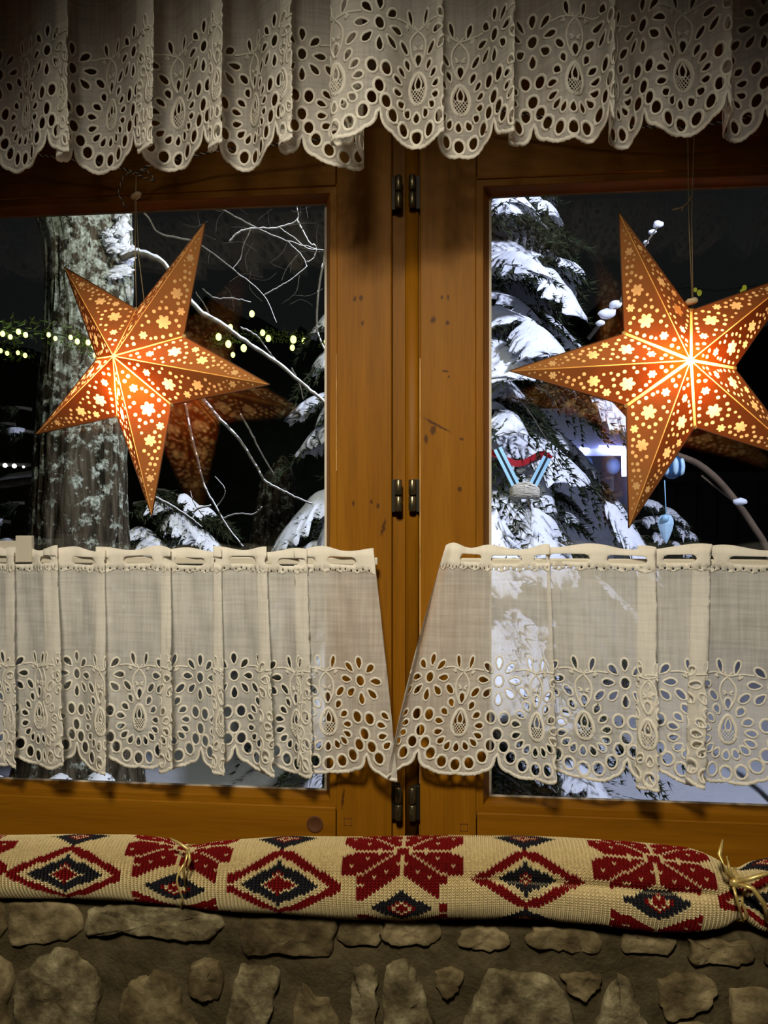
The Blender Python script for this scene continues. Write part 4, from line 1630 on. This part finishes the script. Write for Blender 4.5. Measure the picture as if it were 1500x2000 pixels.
# straw bundle in which the slats stand
mb = MB()
c = px(1024, 964, SKY)
for k in range(60):
    a = rng.uniform(-1.5, 1.5)
    t0 = rng.uniform(-0.6, 0.6)
    pts = []
    for q in range(7):
        u = -1 + 2 * q / 6
        pts.append(c + Vector((u * 0.062, -0.02 * math.cos(a) - 0.01 * (1 - u * u), 0.030 * math.sin(a) * (1 - 0.5 * u * u) + 0.014 * (1 - u * u) + 0.006 * math.sin(u * 4 + t0 * 6))))
    V, Fc = tube_data(pts, 0.0042, 5)
    mb.add(V, Fc)
tag(mb.build('straw_bundle', None, 'straw_rope', True), 'bundle of pale straw rope lying on the spruce under two blue slats', 'bundle')

# snowy spruce twig reaching up beside the right star
tw = tag(empty('snowy_twig', px(1165, 650, 2.9)), 'thin bare twig with lumps of snow reaching up behind the right star', 'branch')
pts = [px(1150, 660, 3.0), px(1175, 630, 2.9), px(1212, 588, 2.85), px(1240, 520, 2.85), px(1262, 476, 2.85), px(1290, 436, 2.85)]
tube('twig', [Vector(p) for p in catmull([tuple(p) for p in pts], 4)], [0.012 - 0.0004 * i for i in range(21)], tw, 'twig_bark', 6)
for (x, y, r_, sx) in ((1185, 616, 0.032, 1.5), (1202, 598, 0.028, 1.2), (1286, 441, 0.026, 1.0), (1274, 456, 0.018, 1.2), (1262, 476, 0.014, 1.1), (1172, 634, 0.02, 1.3)):
    V, Fc = ico(px(x, y - 3, 2.86), r_, (sx, 0.8, 0.75), 2, 0.4, x)
    pyd('snow_lump', V, Fc, tw, 'snow', True)

# ------------------------------------------------------------------ big trunk with lichen
TY = 2.25


def trunk(name, rows, Y, mat, label, amp, seed, cat='tree', par=None, nseg=96):
    r = par or tag(empty(name, (pxx((rows[-1][1] + rows[-1][2]) / 2, Y), Y, GZ)), label, cat)
    ys = [q[0] for q in rows]
    N = 150
    V, Fc = [], []
    for j in range(N + 1):
        y = ys[0] + (ys[-1] - ys[0]) * j / N
        a, b = np.interp(y, ys, [q[1] for q in rows]), np.interp(y, ys, [q[2] for q in rows])
        pc = px((a + b) / 2, y, Y)
        R = (pxx(b, Y) - pxx(a, Y)) / 2
        for k in range(nseg):
            g = 2 * math.pi * k / nseg
            cg, sg = math.cos(g), math.sin(g)
            fur = noise.noise(Vector((cg * 7 + seed, sg * 7, pc.z * 1.6))) + 0.6 * noise.noise(Vector((cg * 17, sg * 17 + seed, pc.z * 3.5)))
            fur = (1 - abs(fur)) ** 2
            lo = noise.noise(Vector((cg * 1.5, sg * 1.5 + seed, pc.z * 2.2)))
            rr = R * (1 + amp * (fur - 0.6) + 0.05 * lo)
            V.append((pc.x + rr * cg, Y + rr * sg, pc.z))
    for j in range(N):
        for k in range(nseg):
            q = (k + 1) % nseg
            Fc.append((j * nseg + k, j * nseg + q, (j + 1) * nseg + q, (j + 1) * nseg + k))
    pyd('trunk', V, Fc, r, mat, True)
    return r


tree = trunk('old_tree', [(-150, 60, 232), (300, 72, 240), (420, 78, 247), (480, 95, 254), (600, 97, 256), (700, 94, 250), (780, 86, 246), (900, 78, 240), (1000, 72, 240), (1100, 66, 244), (1250, 60, 250), (1450, 50, 256), (1640, 20, 290)],
             TY, 'lichen_bark', 'thick old tree trunk covered in grey lichen outside the left window', 0.11, 3.3)


def branch(pts, r0, r1, Y=TY, snow=0.0, par=None, seed=0):
    P3 = [px(q[0], q[1], Y + (q[2] if len(q) > 2 else 0)) for q in pts]
    C = catmull([tuple(p) for p in P3], 6)
    n = len(C)
    rr = [r0 + (r1 - r0) * i / (n - 1) for i in range(n)]
    C = [Vector(c) + Vector((0, 0, 0.006 * noise.noise(Vector((i * 0.7, seed, 1))))) for i, c in enumerate(C)]
    b = tube('branch', C, rr, par or tree, 'twig_bark', 6)
    if snow:
        tube('snow_line', [c + Vector((0, -0.2 * rr[i], rr[i] * 0.75)) for i, c in enumerate(C)],
             [max(0.0015, rr[i] * snow * (0.75 + 0.5 * noise.noise(Vector((i * 0.9, seed, 5))))) for i in range(n)], b, 'snow', 6)
    return b


k = 0
BR = [([(236, 505, 0), (262, 495), (290, 500), (322, 518), (350, 560), (390, 608), (430, 632), (480, 668), (545, 712), (600, 758), (640, 790)], .016, .007, 0.85),
      ([(230, 380, 0), (285, 420), (310, 455), (370, 470), (400, 484), (460, 530), (515, 577), (540, 630)], .006, .002, 0.25),
      ([(380, 380), (440, 412), (500, 445), (560, 470), (620, 487)], .005, .0018, 0.25),
      ([(448, 472), (465, 455), (490, 447), (540, 445), (580, 430), (579, 398)], .004, .003, 0.9),
      ([(580, 430), (592, 452), (605, 475), (618, 483), (612, 505), (598, 512)], .005, .002, 0.9),
      ([(640, 395), (638, 440), (634, 500), (626, 540), (620, 590), (619, 640), (626, 665), (640, 695)], .006, .005, 0.9),
      ([(380, 760), (405, 790), (430, 820), (465, 856), (500, 910), (518, 940), (545, 955), (575, 970), (610, 985)], .010, .004, 0.7),
      ([(362, 790), (374, 850), (384, 890), (400, 950), (422, 990), (445, 1030), (475, 1068)], .007, .004, 0.85),
      ([(470, 810), (490, 845), (510, 885), (536, 928)], .006, .004, 0.6),
      ([(436, 1012), (462, 1004), (495, 1004), (512, 990)], .004, .003, 0.6),
      ([(396, 565), (420, 582), (455, 583), (490, 590)], .004, .002, 0.5),
      ([(383, 572), (402, 600), (410, 620)], .004, .002, 0.5),
      ([(470, 640), (500, 655), (520, 680), (545, 712)], .005, .003, 0.7),
      ([(515, 577), (545, 560), (570, 545), (600, 520)], .003, .0015, 0.4),
      ([(545, 445), (575, 465), (600, 485), (632, 488)], .003, .0015, 0.4),
      ([(490, 447), (475, 480), (470, 505), (455, 525)], .003, .0015, 0.3),
      ([(560, 470), (590, 500), (600, 522)], .003, .0015, 0.3),
      ([(570, 720), (585, 750), (592, 780)], .005, .003, 0.4),
      ([(378, 1000), (390, 992), (412, 988)], .005, .004, 0.9),
      ([(400, 1010), (380, 985), (372, 960)], .003, .002, 0.3),
      ([(420, 995), (440, 960), (420, 930)], .003, .002, 0.4),
      ([(300, 970), (330, 985), (370, 1010), (395, 1030)], .006, .003, 0.9)]
for q in BR:
    branch(q[0], q[1], q[2], TY if len(q[0][0]) < 3 else TY - 0.15, q[3], None, k)
    k += 1
rt = random.Random(5)
for i in range(34):   # fine twigs against the sky
    x, y = rt.uniform(400, 640), rt.uniform(400, 600)
    a = rt.uniform(0, 6.28)
    L = rt.uniform(20, 70)
    branch([(x, y), (x + L * 0.5 * math.cos(a) + rt.uniform(-6, 6), y + L * 0.5 * math.sin(a) + rt.uniform(-6, 6)), (x + L * math.cos(a + 0.3), y + L * math.sin(a + 0.3))], .0014, .0007, TY + rt.uniform(0, 0.8), 0, None, 60 + i)
# snow crusted on the trunk's weather side
for i, (x, y, r_, sx, sz) in enumerate(((236, 440, .03, 1, 1.2), (240, 470, .035, .8, 1.6), (226, 484, .03, 1.5, .6), (248, 500, .04, 1.0, .8), (216, 470, .02, 1.4, .7), (236, 530, .035, 1.5, .6), (244, 518, .02, 1, 1), (222, 540, .022, 1.3, .5),
                                       (232, 452, .025, 1.2, 1), (210, 455, .018, 1.2, .8), (238, 420, .03, 1, 1), (90, 690, .012, 1, 1.6), (250, 570, .015, .8, 1.5))):
    p = px(x, y, TY)
    R = 0.21
    cx = pxx(168, TY)
    dx = max(-0.98, min(0.98, (p.x - cx) / R))
    yy = TY - R * math.sqrt(1 - dx * dx) + 0.004
    V, Fc = ico(px(x, y, yy), r_, (sx, 0.13, sz), 3, 1.3, i * 3.3)
    pyd('snow_crust', V, Fc, tree, 'snow', True)
    V, Fc = ico(px(x + rt.uniform(-8, 8), y + rt.uniform(-12, 12), yy), r_ * 0.6, (sx, 0.16, sz), 3, 1.3, i * 5.1)
    pyd('snow_crust', V, Fc, tree, 'snow', True)

tree2 = trunk('young_tree', [(890, 548, 556), (905, 534, 566), (940, 510, 574), (1000, 498, 580), (1070, 488, 588), (1200, 480, 596), (1330, 468, 610)], 5.2, 'lichen_bark', 'short broken trunk standing between the old tree and the spruce', 0.12, 8.1, 'tree stump')

# low snowy bushes
def bush(name, label, spots, Y, sc=1.0, snow=0.8):
    p0 = px(spots[0][0], spots[0][1], Y)
    r = tag(empty(name, (p0.x, Y, GZ)), label, 'bush')
    tube('stem', [(p0.x, Y + 0.1, GZ - 0.05), (p0.x, Y + 0.1, p0.z)], [0.02, 0.012], r, 'twig_bark', 6)
    for i, (x, y, ang, L, wd) in enumerate(spots):
        bough(r, px(x, y, Y), ang, L * sc, 0.45, wd * sc, int(x + y), snow, 9)
    return r


bush('snowy_bush', 'dark evergreen bush with a thin snow cover left of the old trunk', [(62, 800, 3.5, 0.35, 0.12), (66, 845, 3.8, 0.3, 0.10), (30, 830, 3.3, 0.3, 0.1), (60, 985, 3.6, 0.32, 0.12), (20, 1020, 3.4, 0.3, 0.1), (55, 1060, 4.0, 0.3, 0.1)], 3.0, 1.0, 0.5)
bush('snowy_bush', 'low snow covered bush at the foot of the old trunk, right of it', [(262, 985, -0.4, 0.4, 0.13), (280, 960, -0.2, 0.34, 0.10), (300, 1020, -0.3, 0.4, 0.14), (330, 1050, -0.5, 0.36, 0.12), (255, 1040, -0.8, 0.36, 0.12), (360, 1000, -0.2, 0.28, 0.09)], 2.7, 1.0, 0.8)
bush('snowy_bush', 'small snowy bush hanging beside the ice blue drop ornament', [(1225, 985, -0.25, 0.30, 0.09), (1232, 1020, -0.15, 0.38, 0.10), (1240, 1050, -0.5, 0.3, 0.08)], 5.0, 1.45, 1.0)
bush('snowy_bush', 'ground hugging snowy bush under the old trunk', [(60, 1520, -1.2, 0.3, 0.12), (130, 1515, -1.5, 0.3, 0.12), (200, 1510, -1.3, 0.3, 0.12), (100, 1540, -1.7, 0.3, 0.12), (20, 1525, -1.9, 0.3, 0.1), (240, 1530, -1.2, 0.26, 0.1)], 1.95, 0.8, 0.9)

# snow topped rail beside the trunk
rl = tag(empty('snowy_rail', px(20, 940, 2.6)), 'snow topped wooden rail ending at the old trunk', 'rail')
tube('log', [px(-260, 962, 2.6), px(-60, 952, 2.6), px(20, 942, 2.6), px(74, 934, 2.6)], 0.026, rl, 'twig_bark', 10)
tube('snow_cap', [px(-260, 952, 2.59), px(-60, 942, 2.59), px(0, 938, 2.59), px(20, 931, 2.59), px(72, 925, 2.59)], [0.018, 0.02, 0.012, 0.017, 0.02], rl, 'snow', 8)
for x in (-200, 60):
    q = px(x, 950, 2.62)
    tube('post', [(q.x, q.y, GZ - 0.05), (q.x, q.y, q.z)], 0.03, rl, 'twig_bark', 8)

# ------------------------------------------------------------------ fairy light garlands
def garland(pts, bulbs, Y, br, mat, label, tuft=30, seed=0):
    r = tag(empty('fairy_light_garland', px(pts[0][0], pts[0][1], Y)), label, 'light string')
    C = catmull([tuple(px(x, y, Y)) for x, y in pts], 8)
    tube('wire', [Vector(c) for c in C], 0.003, r, 'spruce_needles', 5)
    rg = random.Random(seed)
    mb = MB()
    for i in range(len(C) * tuft // 8):
        c = Vector(C[rg.randrange(len(C))]) + Vector((rg.uniform(-.05, .05), rg.uniform(-.02, .03), rg.uniform(-.05, .05)))
        dv = Vector((rg.uniform(-1, 1), rg.uniform(-1, 1), rg.uniform(-1, 1))).normalized()
        sv = dv.cross(Vector((0.3, 1, 0.2))).normalized() * 0.0028
        mb.add([c - sv, c + sv, c + dv * rg.uniform(0.018, 0.036)], [(0, 1, 2)])
    mb.build('greenery', r, 'garland_green')
    for i, (x, y) in enumerate(bulbs):
        p = px(x, y, Y - 0.02)
        V, Fc = ico(p, br * rg.uniform(0.8, 1.2), (1, 1, 1.3), 2)
        bo = pyd('bulb', V, Fc, r, mat, True)
        tube('stalk', [p + Vector((0, 0, br)), p + Vector((0, 0.02, br * 2.2))], 0.002, bo, 'spruce_needles', 4)
    return r


noise_mat('garland_green', [(0.3, (0.05, 0.09, 0.012)), (0.7, (0.13, 0.19, 0.03))], (30, 30, 30), rough=0.7, bump=0)
garland([(-120, 640), (0, 646), (36, 645), (95, 650), (150, 662), (186, 672), (187, 700)], [(5, 652), (20, 658), (36, 648), (50, 654), (95, 654), (108, 661), (138, 659), (151, 667), (172, 669), (183, 677), (186, 694), (-40, 650), (-80, 648)],
        1.75, 0.0085, 'fairy_bulb', 'green garland of small yellow lights crossing the old trunk', 60, 3)
garland([(-150, 676), (0, 684), (14, 688), (35, 688), (60, 698)], [(1, 685), (14, 690), (35, 689), (49, 694), (-60, 682)], 2.6, 0.009, 'fairy_bulb', 'string of small yellow lights hanging in the dark left of the trunk', 30, 5)
garland([(410, 668), (450, 660), (524, 652), (573, 658), (640, 662), (720, 655)], [(450, 639), (446, 672), (455, 693), (476, 680), (524, 661), (513, 650), (573, 663), (571, 679), (594, 666), (637, 667), (492, 613), (427, 658)],
        4.2, 0.019, 'fairy_bulb', 'green garland of yellow lights behind the bare branches', 90, 7)
fg = garland([(1290, 570), (1345, 562), (1400, 568), (1458, 560), (1542, 553)], [(1358, 566), (1366, 572), (1454, 562), (1449, 569)], 7.0, 0.022, 'fairy_dim', 'faint yellow light string far behind the right star', 20, 9)
fl = tag(empty('yard_lantern', px(20, 908, 6)), 'row of small white lamps glowing far left behind the snowy rail', 'lamp')
for x, y in ((10, 909), (28, 910), (46, 912)):
    V, Fc = ico(px(x, y, 6), 0.022 if x < 40 else 0.012, sub=2)
    pyd('bulb', V, Fc, fl, 'far_lamp', True)
tube('bar', [px(-60, 906, 6.02), px(60, 908, 6.02)], 0.02, fl, 'twig_bark', 6)

q = px(1540, 552, 7.0)
tube('pole', [(q.x, 7.0, GZ - 0.1), (q.x, 7.0, q.z + 0.1)], 0.03, fg, 'night_boards', 8)
# ------------------------------------------------------------------ market stall, barn, arch, ornaments
SY_ = 9.0
a, b = px(1072, 880, SY_), px(1226, 880, SY_)
ks = tag(empty('market_stall', ((a.x + b.x) / 2, SY_, GZ)), 'small market stall with snowy roof and violet blue light behind the spruce', 'stall')
box('back_wall', a.x - 0.5, b.x, SY_ + 0.9, SY_ + 0.95, GZ, a.z + 0.3, 'kiosk_wall', ks)
box('side_wall', b.x, b.x + 0.06, SY_ - 0.1, SY_ + 0.95, GZ, a.z, 'kiosk_wall', ks)
box('counter', a.x - 0.5, b.x, SY_ - 0.1, SY_ + 0.3, GZ, GZ + 0.9, 'kiosk_wall', ks)
# snow on the pitched roof
V = []
for (x, y, z_) in ((a.x - 0.6, SY_ - 0.2, a.z), (b.x + 0.1, SY_ - 0.2, a.z), (b.x - 0.1, SY_ + 0.5, a.z + 0.62), (a.x - 0.6, SY_ + 0.5, a.z + 0.62), (a.x - 0.6, SY_ + 1.1, a.z), (b.x + 0.1, SY_ + 1.1, a.z)):
    V.append((x, y, z_))
V += [(v[0], v[1], v[2] - 0.09) for v in V]
pyd('snow_roof', V, [(0, 1, 2, 3), (3, 2, 5, 4), (7, 6, 9, 8), (8, 9, 10, 11), (0, 6, 7, 1), (1, 7, 8, 2), (2, 8, 11, 5), (4, 10, 9, 3), (3, 9, 6, 0), (5, 11, 10, 4)], ks, 'snow')
for p0, p1 in (((1085, 877), (1110, 878)), ((1132, 877), (1150, 880)), ((1170, 874), (1220, 876)), ((1218, 878), (1219, 930))):
    tube('light_tube', [px(*p0, SY_ - 0.25), px(*p1, SY_ - 0.25)], 0.03, ks, 'led_tube', 8)
for x, y, r_ in ((1098, 915, 0.09), (1145, 905, 0.085), (1197, 910, 0.10)):
    V, Fc = ico(px(x, y, SY_ + 0.2), r_, (1, 1, 1.2), 2)
    bo = pyd('glass_bauble', V, Fc, ks, 'ornament_ice', True)
    q = px(x, y, SY_ + 0.2)
    tube('bauble_string', [q + Vector((0, 0, r_)), Vector((q.x, q.y, a.z - 0.05))], 0.006, bo, 'ornament_ice', 4)
q = px(1232, 800, 11)
q2 = px(1232, 940, 11)
barn = tag(empty('dark_barn', (q.x + 2.5, 11.5, GZ)), 'dark timber barn wall standing in the night right of the stall', 'building')
for i in range(18):
    x = q.x + 0.1 + i * 0.30
    box('board', x, x + 0.285, 11 + 0.012 * (i % 2), 11.05, GZ, q2.z + 0.02 * (i % 3), 'night_boards', barn)
box('roof', q.x, q.x + 5.6, 10.7, 13, q2.z - 0.02, q2.z + 0.12, 'night_boards', barn)

AYP = 3.5
ar = tag(empty('curved_pole', px(1520, 1500, AYP)), 'bent brown wooden pole arching down beside the right star', 'pole')
P = catmull([tuple(px(x, y, AYP)) for x, y in ((1300, 880), (1325, 890), (1362, 905), (1400, 935), (1440, 982), (1472, 1028), (1500, 1078), (1520, 1180), (1526, 1350), (1528, 1560))], 6)
tube('pole', [Vector(p) for p in P], 0.019, ar, 'arch_wood', 8)
P = catmull([tuple(px(x, y, AYP + 0.03)) for x, y in ((1370, 928), (1400, 952), (1430, 975))], 5)
tube('lath', [Vector(p) for p in P], 0.009, ar, 'arch_wood', 6)
V, Fc = ico(px(1446, 980, AYP - 0.015), 0.032, (1.3, 0.8, 0.7), 2, 0.4, 2)
pyd('snow_lump', V, Fc, ar, 'snow', True)

OY = 3.3
oc = px(1313, 912, OY)
og = tag(empty('globe_ornament', oc), 'ice blue globe ornament with dark segments hanging from the bent pole', 'ornament')
V, Fc = ico(oc, 0.060, (1, 1, 1.15), 3)
pyd('globe', V, Fc, og, 'ornament_blue', True)
for k in range(7):
    g = 2 * math.pi * k / 7 + 0.3
    for zz, s_ in ((0.0, 1.25),):
        dv = Vector((math.cos(g) * 0.055, math.sin(g) * 0.055, zz))
        V, Fc = ico(oc + dv, 0.016 * s_, (0.85, 0.85, 2.5), 2)
        pyd('ice_petal', V, Fc, og, 'ornament_ice', True)
tube('cord', [oc + Vector((0, 0, 0.06)), px(1318, 886, OY + 0.1)], 0.003, og, 'ski_blue', 5)
dc = px(1301, 1030, OY)
od = tag(empty('drop_ornament', dc), 'ice blue drop shaped ornament dangling on a cord below the globe', 'ornament')
prof = [(0.002, 0.075), (0.03, 0.068), (0.044, 0.045), (0.046, 0.02), (0.036, -0.02), (0.02, -0.06), (0.002, -0.092)]
V, Fc = [], []
for (r_, z_) in prof:
    V += [dc + Vector((r_ * math.cos(2 * math.pi * k / 10) * (1.0 if k % 2 else 0.8), r_ * math.sin(2 * math.pi * k / 10) * 0.7, z_)) for k in range(10)]
for j in range(len(prof) - 1):
    Fc += [(j * 10 + k, j * 10 + (k + 1) % 10, (j + 1) * 10 + (k + 1) % 10, (j + 1) * 10 + k) for k in range(10)]
pyd('drop', V, Fc, od, 'ornament_ice')
V, Fc = ico(dc + Vector((-0.012, -0.03, 0.052)), 0.022, sub=2)
pyd('boss', V, Fc, od, 'ski_blue', True)
tube('cord', [dc + Vector((0, 0, 0.074)), px(1298, 938, OY)], 0.003, od, 'ski_blue', 5)
